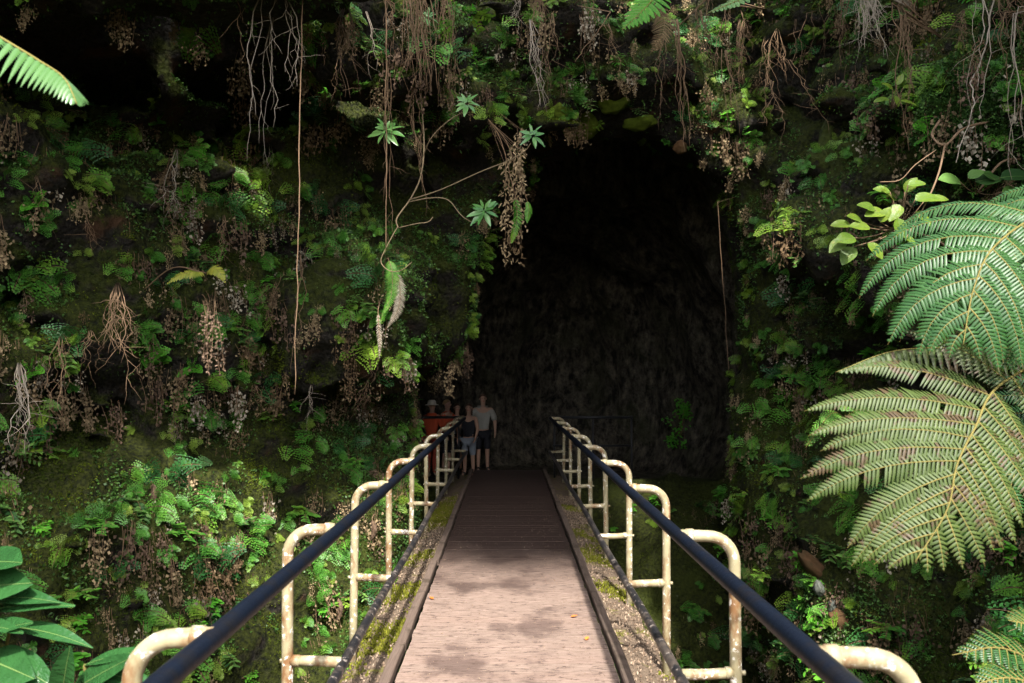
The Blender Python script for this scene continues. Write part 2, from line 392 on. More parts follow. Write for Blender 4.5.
# keep the bridge corridor free of rock
corr = np.minimum(np.minimum(1.25 - np.abs(X3), Y3 + 1.2), np.minimum(15.6 - Y3, np.minimum(Z3 + .35, 2.6 - 1.35 * np.clip((Y3 - 9.3) / 1.2, 0, 1) - Z3)))
f = np.maximum(f, corr * .9)
# surface nets
f = f.astype(np.float32)
# lower the pit rim behind the path so that the sky lights the far wall
s = f > 0
cells = np.zeros((nx - 1, ny - 1, nzn - 1), bool)
c000 = s[:-1, :-1, :-1]
for dx in (0, 1):
    for dy in (0, 1):
        for dz in (0, 1):
            cells |= s[dx:nx - 1 + dx, dy:ny - 1 + dy, dz:nzn - 1 + dz] != c000
ci = np.argwhere(cells); idx = -np.ones(cells.shape, np.int32); idx[cells] = np.arange(len(ci))
acc = np.zeros((len(ci), 3)); cnt = np.zeros(len(ci))
cor = [(a, b, c) for a in (0, 1) for b in (0, 1) for c in (0, 1)]
for a in cor:
    for b in cor:
        if sum(abs(p - q) for p, q in zip(a, b)) == 1 and a < b:
            fa = f[ci[:, 0] + a[0], ci[:, 1] + a[1], ci[:, 2] + a[2]]; fb = f[ci[:, 0] + b[0], ci[:, 1] + b[1], ci[:, 2] + b[2]]
            k = (fa > 0) != (fb > 0); t = np.where(k, fa / np.where(k, fa - fb, 1), 0)
            p = np.array(a)[None] + t[:, None] * (np.array(b) - np.array(a))[None]
            acc[k] += p[k]; cnt[k] += 1
CV = np.array([X0, Y0, Z0]) + H * (ci + acc / cnt[:, None])
quads = []
for ax in range(3):
    sl0 = [slice(None)] * 3; sl1 = [slice(None)] * 3; sl0[ax] = slice(0, -1); sl1[ax] = slice(1, None)
    sa = s[tuple(sl0)]; sb = s[tuple(sl1)]; e = np.argwhere(sa != sb)
    o1, o2 = [(1, 2), (2, 0), (0, 1)][ax]
    e = e[(e[:, o1] > 0) & (e[:, o2] > 0) & (e[:, o1] < (nx, ny, nzn)[o1] - 1) & (e[:, o2] < (nx, ny, nzn)[o2] - 1)]
    def cid(d1, d2):
        q = e.copy(); q[:, o1] += d1; q[:, o2] += d2; return idx[q[:, 0], q[:, 1], q[:, 2]]
    q = np.stack([cid(-1, -1), cid(0, -1), cid(0, 0), cid(-1, 0)], 1)
    fl_ = sa[e[:, 0], e[:, 1], e[:, 2]]            # air on the low side: normal must face the air
    q[fl_] = q[fl_][:, ::-1]; quads.append(q)
CQ = np.concatenate(quads)
# split into outside cliff, cave and pit floor by where the faces are
fc = CV[CQ].mean(1)
d1 = CV[CQ[:, 2]] - CV[CQ[:, 0]]; d2 = CV[CQ[:, 3]] - CV[CQ[:, 1]]
fn = np.cross(d1, d2); fa = np.linalg.norm(fn, axis=1); fn = fn / np.maximum(fa, 1e-9)[:, None]; fa *= .5
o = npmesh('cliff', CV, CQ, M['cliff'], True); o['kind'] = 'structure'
bvh = BVHTree.FromPolygons([tuple(v) for v in CV.tolist()], [tuple(q) for q in CQ.tolist()])
print('cliff', len(CV), len(CQ))

# plateau round the pit reaching far out
pl = G(); N = 48
inner = []
cx, cy = -.4, 7.0
for i in range(N):
    a = 2 * math.pi * i / N; dx, dy = math.cos(a), math.sin(a)
    t = min((7.4 if dx > 0 else 7.6) / max(abs(dx), 1e-6), 14.8 / max(abs(dy), 1e-6)); inner.append((cx + dx * t, cy + dy * t))
pl.v = []; vs = []
for k, (sc_, z) in enumerate(((1, 8.3), (1.6, 8.6), (4, 9), (60, 9))):
    for (a, b) in inner: vs.append((cx + (a - cx) * sc_, cy + (b - cy) * sc_, z if b > 2.5 else (4.1 + z * .02 if b < 0 else 4.3 + (z - 4.3) * b / 2.5)))
# rim collar: bends down from plateau to the cliff sheet
pl.add(vs, [(k * N + j, k * N + (j + 1) % N, (k + 1) * N + (j + 1) % N, (k + 1) * N + j) for k in range(3) for j in range(N)])
pl.build('forest_ground', M['ground'])['kind'] = 'structure'

def hit(px, py):
    l, nrm, i, d = bvh.ray_cast(EYE, ray(px, py)); return l, nrm
def visible(p, tol=.25):
    d = Vector(p) - EYE; L = d.length
    l, nrm, i, dd = bvh.ray_cast(EYE, d / L); return l is None or dd > L - tol
def wall_frame(nrm, spin=0.0):
    """local +Y out of the wall (horizontal), +Z up; returns euler z"""
    return math.atan2(-nrm.x, nrm.y) if False else math.atan2(nrm.y, nrm.x) - math.pi / 2

def near_wall(p, far=2.5):
    l, n_, i, d = bvh.find_nearest(Vector(p)); return (l - n_ * .04) if l is not None and d < far else None
def stalk(parent, p, r=.004, mat='stem_brown', n=10):
    """a stem that roots a plant in the rock"""
    a = near_wall(p)
    if a is None: return
    p = Vector(p); org = Vector(parent.location) if parent else Vector((0, 0, 0)); g = G(); m_ = a.lerp(p, .5) + Vector((0, 0, .04 + .12 * (p - a).length))
    g.tube(bez([a - org, m_ - org, p - org], n), [r * (1.4 - .4 * i / n) for i in range(n + 1)], 5); g.build('stalk', M[mat], parent)
# ------------------------------------------------------------------ bridge
br = empty('footbridge', (0, 0, 0), label='narrow timber footbridge with weathered boards leading into the cave', cat='footbridge')
g = G(); y = -1.9
while y < 15.5:
    w = .138; g.box((U(-.004, .004), y + w / 2, -.025 + U(-.0015, .0015)), (1.30 + U(0, .012), w - .005, .05), 0); y += w
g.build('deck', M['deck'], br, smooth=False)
for sx in (-1, 1):
    g = G(); y = -1.9
    while y < 15.4:
        L = 2.4; e = min(y + L, 15.5); x = sx * .70; n_ = 8; vs = []
        j = U(-.006, .006)
        for i in range(n_ + 1):
            yy = y + (e - y - .01) * i / n_; q = .004 * math.sin(yy * 5 + sx)
            for (a, b) in ((-.032, -.02), (-.032, .03), (-.026, .037), (.026, .037), (.032, .03), (.032, -.02)): vs.append((x + a + q + j, yy, b + q * .5))
        fs = [(i * 6 + k, i * 6 + (k + 1) % 6, (i + 1) * 6 + (k + 1) % 6, (i + 1) * 6 + k) for i in range(n_) for k in range(6)] + [tuple(range(6)), tuple(n_ * 6 + k for k in range(6))[::-1]]
        g.add(vs, fs); y += L
    g.build('kerb', M['kerb'], br, smooth=False)
    g = G(); N_ = 240; K = 9; vs = []
    for i in range(N_ + 1):
        yy = -1.9 + 17.3 * i / N_
        for k in range(K):
            t = k / (K - 1); x = sx * (.745 + .30 * t)
            z = -.055 - .04 * t + .014 * math.sin(yy * 7 + k * 1.3) * math.sin(yy * 3.1 + k) + U(-.006, .006)
            if k == K - 1: x += sx * .02 * math.sin(yy * 9) ; z -= .03
            vs.append((x, yy, z))
    for i in range(N_ + 1): vs.append((sx * 1.05, -1.9 + 17.3 * i / N_, -.32))
    fs = [(i * K + k, i * K + k + 1, (i + 1) * K + k + 1, (i + 1) * K + k) for i in range(N_) for k in range(K - 1)]
    o0 = (N_ + 1) * K
    fs += [(i * K + K - 1, o0 + i, o0 + i + 1, (i + 1) * K + K - 1) for i in range(N_)]
    g.add(vs, fs); g.build('ledge', M['ledge'], br)
    g = G(); g.box((sx * .93, 6.8, -.33), (.16, 17.2, .36)); g.build('girder', M['iron'], br, smooth=False)

def post_pts(sx, zt=1.06, zb=-.42, xo=1.0, xi=.78, r=.115):
    pts = [(sx * xo, 0, zb), (sx * xo, 0, 0.3), (sx * xo, 0, zt - r)]
    for k in range(1, 9):
        a = math.pi / 2 * k / 8; pts.append((sx * (xo - r + r * math.cos(a)), 0, zt - r + r * math.sin(a)))
    pts.append((sx * xi, 0, zt + .004)); return pts
def ring_join(g, p, sx, r): g.tube([(p[0] - sx * .012, p[1], p[2]), (p[0] + sx * .02, p[1], p[2])], r, 12)
for sx, y0, word in ((-1, 2.17, 'on the side of the steep fern wall'), (1, 2.01, 'on the side of the big tree fern')):
    rl = empty('bridge_railing', (0, 0, 0), label='black handrail with cream hooped posts ' + word, cat='railing', group='railings along both bridge edges')
    xr = .79 if sx < 0 else .765
    g = G(); pts = [(sx * (xr + .003 * math.sin(yy * 1.3)), yy, 1.055 + .004 * math.sin(yy * .9)) for yy in np.arange(-1.5, 14.9, .4)]
    g.tube(pts, .0295, 16); g.build('handrail', M['rail'], rl)
    g = G(); pts = [(sx * (.755 + .006 * math.sin(yy * 1.7)), yy, .455 + .006 * math.sin(yy * 1.1)) for yy in np.arange(-1.5, 14.9, .4)]
    g.tube(pts, .024, 14); g.build('lower_rail', M['lowrail'], rl)
    for i in range(-1, 9):
        yy = y0 + 1.545 * i
        tilt = U(-.012, .012)
        g = G(); g.tube([Vector(p) + Vector((tilt * p[2], 0, 0)) for p in post_pts(sx, 1.06, xo=1.0 if sx > 0 else 1.005, xi=xr)], .026, 14)
        ring_join(g, (sx * (xr + .035), 0, 1.064), sx, .029)
        po = g.build('post', M['post'], rl, loc=(0, yy, 0))
        g = G(); g.tube([(sx * .765, 0, .46), (sx * .88, 0, .463 + U(-.004, .004)), (sx * 1.0, 0, .468)], .023, 12); ring_join(g, (sx * .965, 0, .467), sx, .026)
        g.box((sx * 1.032, 0, .467), (.02, .018, .018))
        g.build('crossbar', M['post'], po)
# cross railings at the cave end
for (xa, xb, Y, word) in ((-3.2, -.86, 15.0, 'dark iron barrier in front of the group of visitors'), (.84, 2.35, 15.0, 'dark iron barrier at the cave end of the bridge beside bare rock wall')):
    e = empty('cave_railing', ((xa + xb) / 2, Y, 0), label=word, cat='railing', group='barriers at the cave end of the bridge')
    w = (xb - xa) / 2
    g = G(); g.tube([(-w, 0, 1.05), (w, 0, 1.05)], .026, 10); g.build('top_rail', M['iron'], e)
    g = G(); g.tube([(-w, 0, .52), (w, 0, .52)], .02, 10); g.build('middle_rail', M['iron'], e)
    for k in range(3):
        g = G(); g.tube([(-w + 2 * w * k / 2 * .96 + .03, 0, -.3), (-w + 2 * w * k / 2 * .96 + .03, 0, 1.05)], .02, 8); g.build('upright', M['iron'], e)

# ------------------------------------------------------------------ fern fronds
def bez(pts, n):
    """smooth curve through points (Catmull-Rom)"""
    pts = [Vector(p) for p in pts]; q = [2 * pts[0] - pts[1]] + pts + [2 * pts[-1] - pts[-2]]; out = []
    m = len(pts) - 1
    for i in range(n + 1):
        u = i / n * m; k = min(int(u), m - 1); t = u - k; a, b, c, d = q[k:k + 4]
        out.append(.5 * ((2 * b) + (c - a) * t + (2 * a - 5 * b + 4 * c - d) * t * t + (3 * b - a - 3 * c + d) * t ** 3))
    return out
def big_frond(parent, ctrl, Nrm, plen=.55, pn=18, start=.1, pw=.075, sag=.12, a0=78, a1=38, mat='treefern', name='frond', taper=.9, step=.0155, lr=(1, 1), curl=.25, wid=.0098):
    rc = bez(ctrl, 60); g = G(); gs = G()
    L = sum((rc[i + 1] - rc[i]).length for i in range(60))
    gs.tube(rc, [.0068 * (1 - .75 * i / 60) for i in range(61)], 7)
    Nrm = Vector(Nrm).normalized()
    for k in range(pn):
        t = start + (1 - start) * (k / pn) ** .95
        for side in (-1, 1):
            tt = min(.995, t + (.012 if side > 0 else 0)); i = tt * 60; i0 = min(int(i), 59); b = rc[i0].lerp(rc[i0 + 1], i - i0)
            T = (rc[min(i0 + 1, 60)] - rc[max(i0 - 1, 0)]).normalized(); N_ = (Nrm - T * Nrm.dot(T)).normalized(); S = T.cross(N_) * side
            u = (t - start) / (1 - start)
            ln = plen * (lr[0] if side < 0 else lr[1]) * (1 - u ** 1.7) ** taper * min(1, .62 + u * 2.2) * U(.86, 1.08)
            if ln < .03: continue
            an = R(a0 + (a1 - a0) * u + U(-4, 4)); D = (T * math.cos(an) + S * math.sin(an)).normalized()
            nseg = 14; pp = []; cur = b.copy(); d = D.copy(); sg = sag * U(.7, 1.3)
            for j in range(nseg + 1):
                pp.append(cur.copy()); w = j / nseg
                d = (d + (T * curl * .06 + Vector((0, 0, -1)) * sg * .16) * (.4 + w)).normalized(); cur = cur + d * ln / nseg
            gs.tube(pp[::2], [.0032 * (1 - .8 * j / (nseg / 2)) for j in range(nseg // 2 + 1)], 4, cap=False)
            m = int(ln / step); rv = random.random()
            for j in range(m):
                w = (j + .6) / m; ww = w * nseg; j0 = min(int(ww), nseg - 1); bb = pp[j0].lerp(pp[j0 + 1], ww - j0)
                dT = (pp[j0 + 1] - pp[j0]).normalized(); n2 = (N_ - dT * N_.dot(dT)).normalized(); s2 = dT.cross(n2)
                pl_ = pw * min(1, .75 + w * 1.5) * (1 - w ** 2.1) ** .9 * min(1, ln / plen * 1.25 + .2)
                if pl_ < .004: continue
                for sd in (-1, 1):
                    if random.random() < .015: continue
                    dd = (s2 * sd + dT * (.25 + .45 * w) - n2 * U(.12, .3)).normalized()
                    g.pinnule(bb, dd, n2, pl_ * U(.93, 1.05), wid, 0, .35 * rv + .65 * random.random())
    fo = g.build(name, M[mat], parent)
    st = gs.build('stem', M['stem'], fo)
    return fo

def simple_frond(parent, c, nrm, plen, pn, wid, sag, mat, start=.1, segw=.45):
    rc = bez(c, 70); g = G(); gs = G(); gs.tube(rc, [.006 * (1 - .8 * i / 70) for i in range(71)], 6); nrm = Vector(nrm).normalized()
    for k in range(pn):
        t = start + (1 - start) * k / pn; i0 = min(int(t * 70), 69); b = rc[i0].lerp(rc[i0 + 1], t * 70 - i0); T = (rc[i0 + 1] - rc[max(i0 - 1, 0)]).normalized(); N_ = (nrm - T * nrm.dot(T)).normalized(); S = T.cross(N_)
        w = plen * min(1, .5 + t) * (1 - t ** 4) + .004
        for sd in (-1, 1):
            d = (S * sd + T * .5 + Vector((0, 0, -sag)) * (1 if sd > 0 else 1)).normalized(); q = random.random(); cu = b.copy(); m = max(4, int(w / .0045))
            # a leaflet with a saw edge
            n2 = (N_ - d * N_.dot(d)).normalized(); s2 = d.cross(n2); vs = []; L = w * U(.93, 1.05)
            for a in range(m + 1):
                u = a / m; hw = wid / 2 * (1 - u ** 2.2) * (1.0 if a % 2 else .78) + .0004; cc = b + d * L * u + Vector((0, 0, -1)) * L * .22 * u * u
                vs += [cc - s2 * hw - n2 * hw * .25, cc + n2 * .0008, cc + s2 * hw - n2 * hw * .25]
            fs = [x for a in range(m) for x in ((a * 3, a * 3 + 1, a * 3 + 4, a * 3 + 3), (a * 3 + 1, a * 3 + 2, a * 3 + 5, a * 3 + 4))]
            g.add(vs, fs, 0, q)
    fo = g.build('frond', M[mat], parent); gs.build('stem', M['stem'], fo)
tf = empty('tree_fern', (2.9, 3.6, -2.2), label='large tree fern with broad glossy fronds and one browned lower frond overhanging the gully', cat='tree fern')
tf0 = tf.location.copy()
def loc_pts(pts): return [p - tf0 for p in pts]
g = G(); tp = [Vector((0, 0, -1.0)), Vector((.05, .05, 0)), Vector((.02, -.05, 1.4)), Vector((-.12, -.1, 2.8)), Vector((-.2, -.15, 4.15))]
g.tube(bez(tp, 24), [.13 + .02 * math.sin(i * 1.7) for i in range(25)], 12)
for i in range(1500):
    z = U(-.8, 4.15); a = U(0, 6.28); q = bez(tp, 24)[max(0, min(24, int((z + 1) / 5.15 * 24)))]; b = Vector((q.x + math.cos(a) * .115, q.y + math.sin(a) * .115, z)); g.pinnule(b, Vector((math.cos(a) * .6, math.sin(a) * .6, U(-2.5, -.3))).normalized(), Vector((-math.sin(a), math.cos(a), U(-.4, .4))).normalized(), U(.08, .2), U(.006, .018))
g.build('trunk', M['bark'], tf)
CR = tf0 + Vector((-.2, -.15, 4.15))     # crown of the tree fern
nv = Vector((-.12, -.75, .65))
big_frond(tf, loc_pts([CR, P(1120, 195, 3.3), P(1045, 213, 3.15), P(995, 246, 3.0), P(974, 288, 2.9), P(963, 345, 2.82)]), nv, .70, 10, .34, .088, .95, 82, 42, 'treefern', step=.0145)
big_frond(tf, loc_pts([CR, P(1160, 190, 3.5), P(1085, 205, 3.5), P(1030, 230, 3.5), P(985, 275, 3.5), P(962, 330, 3.5)]), nv, .56, 9, .25, .085, .9, 78, 40, 'treefern', step=.0145)
big_frond(tf, loc_pts([CR, P(1180, 190, 3.2), P(1100, 250, 3.0), P(1070, 320, 2.9), P(1050, 400, 2.85)]), nv, .58, 9, .2, .085, .9, 80, 40, 'treefern', step=.0145)
F4 = loc_pts([CR, P(1160, 290, 3.6), P(1075, 345, 3.5), P(990, 348, 3.4), P(900, 350, 3.3), P(836, 372, 3.2)])
big_frond(tf, loc_pts([CR, P(1170, 300, 3.3), P(1075, 345, 3.15), P(1000, 385, 2.95), P(975, 428, 2.8), P(957, 465, 2.72), P(947, 510, 2.66), P(915, 562, 2.6)]), (-.1, -.92, .35), .66, 13, .40, .085, .30, 73, 36, 'treefern_old', taper=.75, step=.0145, lr=(.6, 1))
big_frond(tf, loc_pts([CR, P(1190, 330, 3.9), P(1090, 380, 3.8), P(1030, 440, 3.7), P(1000, 520, 3.6)]), nv, .5, 14, .25, .07, .3, 78, 40, 'treefern_dim')
big_frond(tf, loc_pts([CR, CR + Vector((.5, .5, .35)), CR + Vector((1.0, 1.2, .1)), CR + Vector((1.3, 1.9, -.5))]), (.1, -.2, .9), .5, 12, .2, .07, .2, 78, 40, 'treefern')
big_frond(tf, loc_pts([CR, CR + Vector((.6, -.6, .35)), CR + Vector((1.0, -1.3, .1)), CR + Vector((1.2, -1.9, -.5))]), (.1, -.2, .9), .5, 12, .2, .07, .2, 78, 40, 'treefern')

simple_frond(tf, F4, (0, -.5, .85), .15, 46, .026, .75, 'treefern_old', .3)
# frond reaching into the top left corner from a second tree fern beside the path
t2 = empty('tree_fern', (-2.9, 2.6, -2.2), label='tree fern showing only one silvery drooping frond tip below the dark overhang', cat='tree fern')
tf0 = t2.location.copy()
g = G(); tp = [Vector((0, 0, -1)), Vector((-.05, 0, 1.5)), Vector((0, .1, 3.2)), Vector((.05, .1, 5.0))]
g.tube(bez(tp, 20), [.11 + .015 * math.sin(i * 1.7) for i in range(21)], 12); g.build('trunk', M['bark'], t2)
CR2 = tf0 + Vector((.05, .1, 5.0))
rc0 = loc_pts([CR2, P(-130, -25, 2.5), P(-60, 0, 2.3), P(-5, 34, 2.15), P(38, 60, 2.1), P(64, 78, 2.06), P(77, 104, 2.04)])
simple_frond(t2, rc0, (.25, -.35, .9), .125, 27, .018, .6, 'silver', .2)
tf0 = t2.location.copy(); big_frond(t2, loc_pts([CR2, CR2 + Vector((-.6, .5, .3)), CR2 + Vector((-1.2, .9, .1)), CR2 + Vector((-1.8, 1.2, -.5))]), (0, 0, 1), .4, 14, .2, .06, .2, 80, 40, 'treefern')

# ground ferns with a few long fronds
def fern_plant(name, loc, dirs, L, label, cat='fern', mat='treefern_dim', plen=.16, group=None, droop=.5, pn=20):
    e = empty(name, loc, label=label, cat=cat, group=group)
    for (dx, dy, dz) in dirs:
        d = Vector((dx, dy, dz)).normalized(); pts = [d * L * t + Vector((0, 0, -droop * L * t * t)) for t in (0, .3, .6, .85, 1)]
        big_frond(e, pts, Vector((0, -.45, .9)), plen, pn, .12, .032, .2, 75, 45, mat, step=.02, wid=.015)
    return e
c = P(1010, 690, 3.4)
fern_plant('broad_fern', c + Vector((.28, .1, -.25)), [(-1, -.1, .75), (-.75, -.3, 1.0), (-.35, -.2, 1.1), (-1, .1, .35), (.5, -.2, .8)], .55, 'low green fern with spreading fronds under the browned tree fern frond')
e = empty('broad_fern', P(1090, 700, 3.3), label='low green fern reaching in beneath the browned frond at the picture corner', cat='fern')
for q in (((1090, 700, 3.3), (1045, 668, 3.2), (1000, 648, 3.1), (952, 655, 3.05)), ((1090, 690, 3.3), (1060, 650, 3.3), (1035, 628, 3.25), (1008, 620, 3.2)), ((1090, 710, 3.2), (1050, 690, 3.1), (1010, 678, 3.0), (975, 684, 2.95))):
    big_frond(e, [P(*a) - e.location for a in q], (0, -.6, .8), .17, 16, .1, .034, .3, 75, 45, 'treefern_dim', step=.010, wid=.007)
fern_plant('broad_fern', P(845, 418, 7.6), [(-1, -.4, .35), (-.8, -.5, .7), (-.2, -.5, 1), (.6, -.4, .8), (-1, -.2, .05)], .42, 'small arching fern on the mossy wall just beside the tree fern frond tips', droop=.7, plen=.13, mat='fern', pn=12)

# ------------------------------------------------------------------ small wall plants (prototypes)
def lacy(g, base, d, up, L, leafl=.016, mi=0, rv=.5, dens=.78):
    """triangular frond cut into small fan leaflets"""
    base = Vector(base); d = Vector(d).normalized(); n = (Vector(up) - d * Vector(up).dot(d)).normalized()
    n_p = 7; cur = base.copy(); pts = [cur.copy()]; dd = d.copy()
    for i in range(10):
        dd = (dd + Vector((0, 0, -.085))).normalized(); cur = cur + dd * L / 10; pts.append(cur.copy())
    g.tube(pts[::2], .0016, 3, 1, cap=False)
    for k in range(n_p):
        t = .22 + .76 * k / n_p; i = t * 10; i0 = int(i); b = pts[i0].lerp(pts[min(10, i0 + 1)], i - i0)
        T = (pts[min(10, i0 + 1)] - pts[max(0, i0 - 1)]).normalized(); N_ = (n - T * n.dot(T)).normalized(); S = T.cross(N_)
        pl_ = L * .46 * (1 - (t - .15) ** 1.1)
        for sd in (-1, 1):
            D = (S * sd + T * .55 - N_ * .15).normalized(); m = max(2, int(pl_ / (leafl * .8) * dens))
            for j in range(m):
                w = (j + .5) / m; c = b + D * pl_ * w - N_ * (.12 * pl_ * w * w)
                for s2 in (-1, 1):
                    e = (D.cross(N_) * s2 + D * .5 + N_ * U(-.35, .35)).normalized()
                    ll = leafl * (1.25 - .6 * w) * U(.8, 1.25); q = e.cross(N_).normalized() * ll * .29; tip = c + e * ll
                    g.add([c, c + e * ll * .55 + q, tip + q * .35 + N_ * ll * U(-.1, .1), c + e * ll * .95 - q * .5, c + e * ll * .5 - q], [(0, 1, 2, 3, 4)], mi, rv * .4 + .6 * random.random())
def dead_strand(g, base, L, spread, mi=0, leafl=.02, rv=.5):
    base = Vector(base); cur = base.copy(); a = U(0, 6.28); d = Vector((math.cos(a) * spread, abs(math.sin(a)) * spread + .15, -1)).normalized(); pts = [cur.copy()]
    for i in range(9):
        d = (d + Vector((U(-.14, .14), U(-.12, .12), -.25))).normalized(); cur = cur + d * L / 9; pts.append(cur.copy())
    g.tube(pts, .0018, 3, 1, cap=False)
    m = int(L / .011)
    for j in range(m):
        t = (j + U(0, 1)) / m
        if t < .15: continue
        i0 = min(int(t * 9), 8); c = pts[i0].lerp(pts[i0 + 1], t * 9 - i0)
        w = .045 * math.sin(math.pi * min(1, t * .9 + .08)) + .006
        off = Vector((U(-1, 1), U(-1, 1), U(-.9, .2))) * w; c = c + off
        e = Vector((U(-.7, .7), U(-.7, .7), U(-1.5, .0))).normalized(); n = Vector((U(-1, 1), U(-1, 1), U(-1, 1))).normalized(); q = e.cross(n).normalized() * leafl * .42 * U(.6, 1.2); ll = leafl * U(.6, 1.3)
        g.add([c - q * .3, c + e * ll * .5 - q + n * ll * .25, c + e * ll, c + e * ll * .5 + q - n * ll * .1], [(0, 1, 2, 3)], mi, rv * .4 + .6 * random.random())
def make_fern(gm, L0, L1, nf, leafl, nd, dm):
    leafl *= 1.2; nf += 1
    root = empty('wall_fern', (0, -100, 0))
    g = G()
    for k in range(nf):
        a = R(U(-80, 80)); d = Vector((math.sin(a), math.cos(a) * .55 + .15, U(-.75, .75))); L = U(L0, L1)
        lacy(g, (U(-.03, .03), 0, U(-.03, .03)), d, (d.x * .3 + U(-.3, .3), 1.0, .75), L, leafl, 0, random.random())
    g.build('foliage', [M[gm], M['stem_brown']], root)
    if nd:
        g = G()
        for k in range(nd): dead_strand(g, (U(-.08, .08), U(.0, .05), U(-.06, .01)), U(.10, .26), U(.1, .5), 0, .024, random.random())
        g.build('withered_foliage', [M[dm], M['stem_brown']], root)
    return root
fern_protos = [make_fern('fern', .14, .24, 5, .017, 4, 'dead'), make_fern('fern', .12, .2, 6, .015, 5, 'dead_pale'), make_fern('fern_dark', .15, .26, 5, .018, 3, 'dead'),
               make_fern('fern', .16, .28, 4, .02, 0, 'dead'), make_fern('fern', .10, .17, 7, .014, 6, 'dead_red'), make_fern('bright', .10, .18, 4, .017, 3, 'dead')]
def make_dead(mat, n, L0, L1, leafl, spread):
    g = G()
    for k in range(n): dead_strand(g, (U(-.1, .1), U(0, .05), U(-.05, .03)), U(L0, L1), spread * U(.3, 1.2), 0, leafl * 1.35, random.random())
    o = g.build('withered_fern', [M[mat], M['stem_brown']]); o.location = (0, -100, 0); return o
dead_protos = [make_dead('dead', 8, .15, .34, .02, .35), make_dead('dead_pale', 7, .14, .30, .018, .35), make_dead('dead', 11, .12, .26, .017, .55), make_dead('dead_red', 8, .14, .3, .02, .4), make_dead('dead', 6, .2, .45, .02, .25)]
def make_sprig(mat, n, L):
    g = G()
    for k in range(n):
        a = R(U(-70, 70)); d = Vector((math.sin(a), .8, U(-.6, .7))).normalized(); pts = [d * L * t + Vector((0, 0, -.25 * L * t * t)) for t in (0, .33, .66, 1)]
        g.tube(pts, .002, 3, 1, cap=False)
        for j in range(5):
            b = pts[0].lerp(pts[3], .25 + .18 * j)
            for s_ in (-1, 1):
                e = (d * .5 + Vector((s_ * .8, 0, U(-.2, .4)))).normalized(); g.leaf(b, e, (U(-.2, .2), .5, .9), U(.03, .05), .022, 3, .3, .15, 0)
    o = g.build('leafy_sprig', [M[mat], M['stem_brown']]); o.location = (0, -100, 0); return o
sprig_protos = [make_sprig('creeper', 5, .16), make_sprig('bright', 4, .13), make_sprig('fern', 6, .14)]

# candidate points on the cliff as the photograph shows it
def sample_wall(n, wfun):
    """area-weighted points on the cliff in front of the camera"""
    w = fa * np.clip(np.where(fc[:, 1] > 1.5, 1, 0), 0, 1)
    w = w * (np.abs(fc[:, 0]) < fc[:, 1] * .72 + .6) * (fc[:, 2] < 1.75 + fc[:, 1] * .55) * (fc[:, 1] < np.where(fc[:, 2] < .8, 14.3, 12.6))
    w = w * wfun(fc, fn); w = w / w.sum()
    i = rng.choice(len(CQ), n, p=w); a = rng.random((n, 1)); b = rng.random((n, 1)); q = CV[CQ[i]]
    p = q[:, 0] * (1 - a) * (1 - b) + q[:, 1] * a * (1 - b) + q[:, 2] * a * b + q[:, 3] * (1 - a) * b
    return p, fn[i]
DARK = [(110, 70, 130, 42), (235, 105, 60, 30), (430, 185, 80, 60), (105, 296, 45, 22), (90, 432, 52, 24), (800, 105, 45, 60), (270, 640, 38, 70), (640, 300, 135, 190), (430, 300, 50, 60), (60, 480, 60, 28), (440, 292, 30, 62),
        (640, 600, 50, 90)]
def dark(px, py, k=1.0): return any(((px - a) / (rx * k)) ** 2 + ((py - b) / (ry * k)) ** 2 < 1 for a, b, rx, ry in DARK)
def where(px, py):
    """wording by landmark"""
    if px < 470:
        if py < 130:
            return 'on the top rim above the dark overhang' if px < 250 else 'on the top rim among the hanging roots'
        if py < 250: return 'on the ledge below the dark overhang' if px < 200 else 'on the upper cliff behind the drooping shrub'
        if py < 400: return 'at mid height on the far mossy cliff' if px < 200 else 'on the shaggy cliff beside the cave mouth'
        if py < 540: return 'on the lower cliff far from the bridge' if px < 200 else 'on the lower cliff behind the hooped posts'
        return 'on the cliff foot above the glossy leaves' if px < 230 else 'on the cliff foot beside the bridge'
    if py < 150: return 'on the rim right above the cave mouth' if px < 740 else 'on the vine covered rim above the broad leaves'
    if py < 380: return 'on the dark rock between cave mouth and tree fern'
    if py < 520: return 'on the mossy rock behind the tree fern'
    return 'on the lower rock around the rust coloured stones'
def copy_tree(o, loc, rot, sc):
    c = o.copy(); col.objects.link(c); c.location = loc; c.rotation_euler = rot; c.scale = (sc, sc, sc)
    for ch in o.children:
        k = ch.copy(); col.objects.link(k); k.parent = c
    return c
def scatter(protos, n, wfun, word, cat, s0, s1, sep, kx=1.0, keep=None, weights=None):
    pts, nr = sample_wall(n * 14, wfun); used = []; c = 0
    for p, q in zip(pts, nr):
        px, py = pix(p)
        if not (-30 < px < 1054 and -25 < py < 700): continue
        if dark(px, py, kx): continue
        if keep and random.random() > keep(px, py): continue
        if any(abs(px - a) < sep and abs(py - b) < sep for a, b in used): continue
        if abs(p[0]) < 1.35 and p[2] < 1.6 : continue
        if not visible(Vector(p) + Vector(q) * .06): continue
        used.append((px, py)); pr = random.choices(protos, weights)[0]
        o = copy_tree(pr, Vector(p) + Vector(q) * .01, (U(-.2, .2), U(-.2, .2), wall_frame(Vector(q) + Vector((0, -.35, 0))) + U(-.4, .4)), U(s0, s1))
        w = where(px, py); tag(o, word + ' ' + w, cat, word + 's ' + w); c += 1
        if c >= n: break
    print(word, c)
def vertical(c, q): return np.clip(1.15 - np.abs(q[:, 2] - .1) * .6, .1, 1) * (q[:, 2] > -.75)
def keepf(px, py):
    if px < 470: return .95 if py > 110 else .6
    if py < 150: return .9
    if px > 740: return .6
    return .4
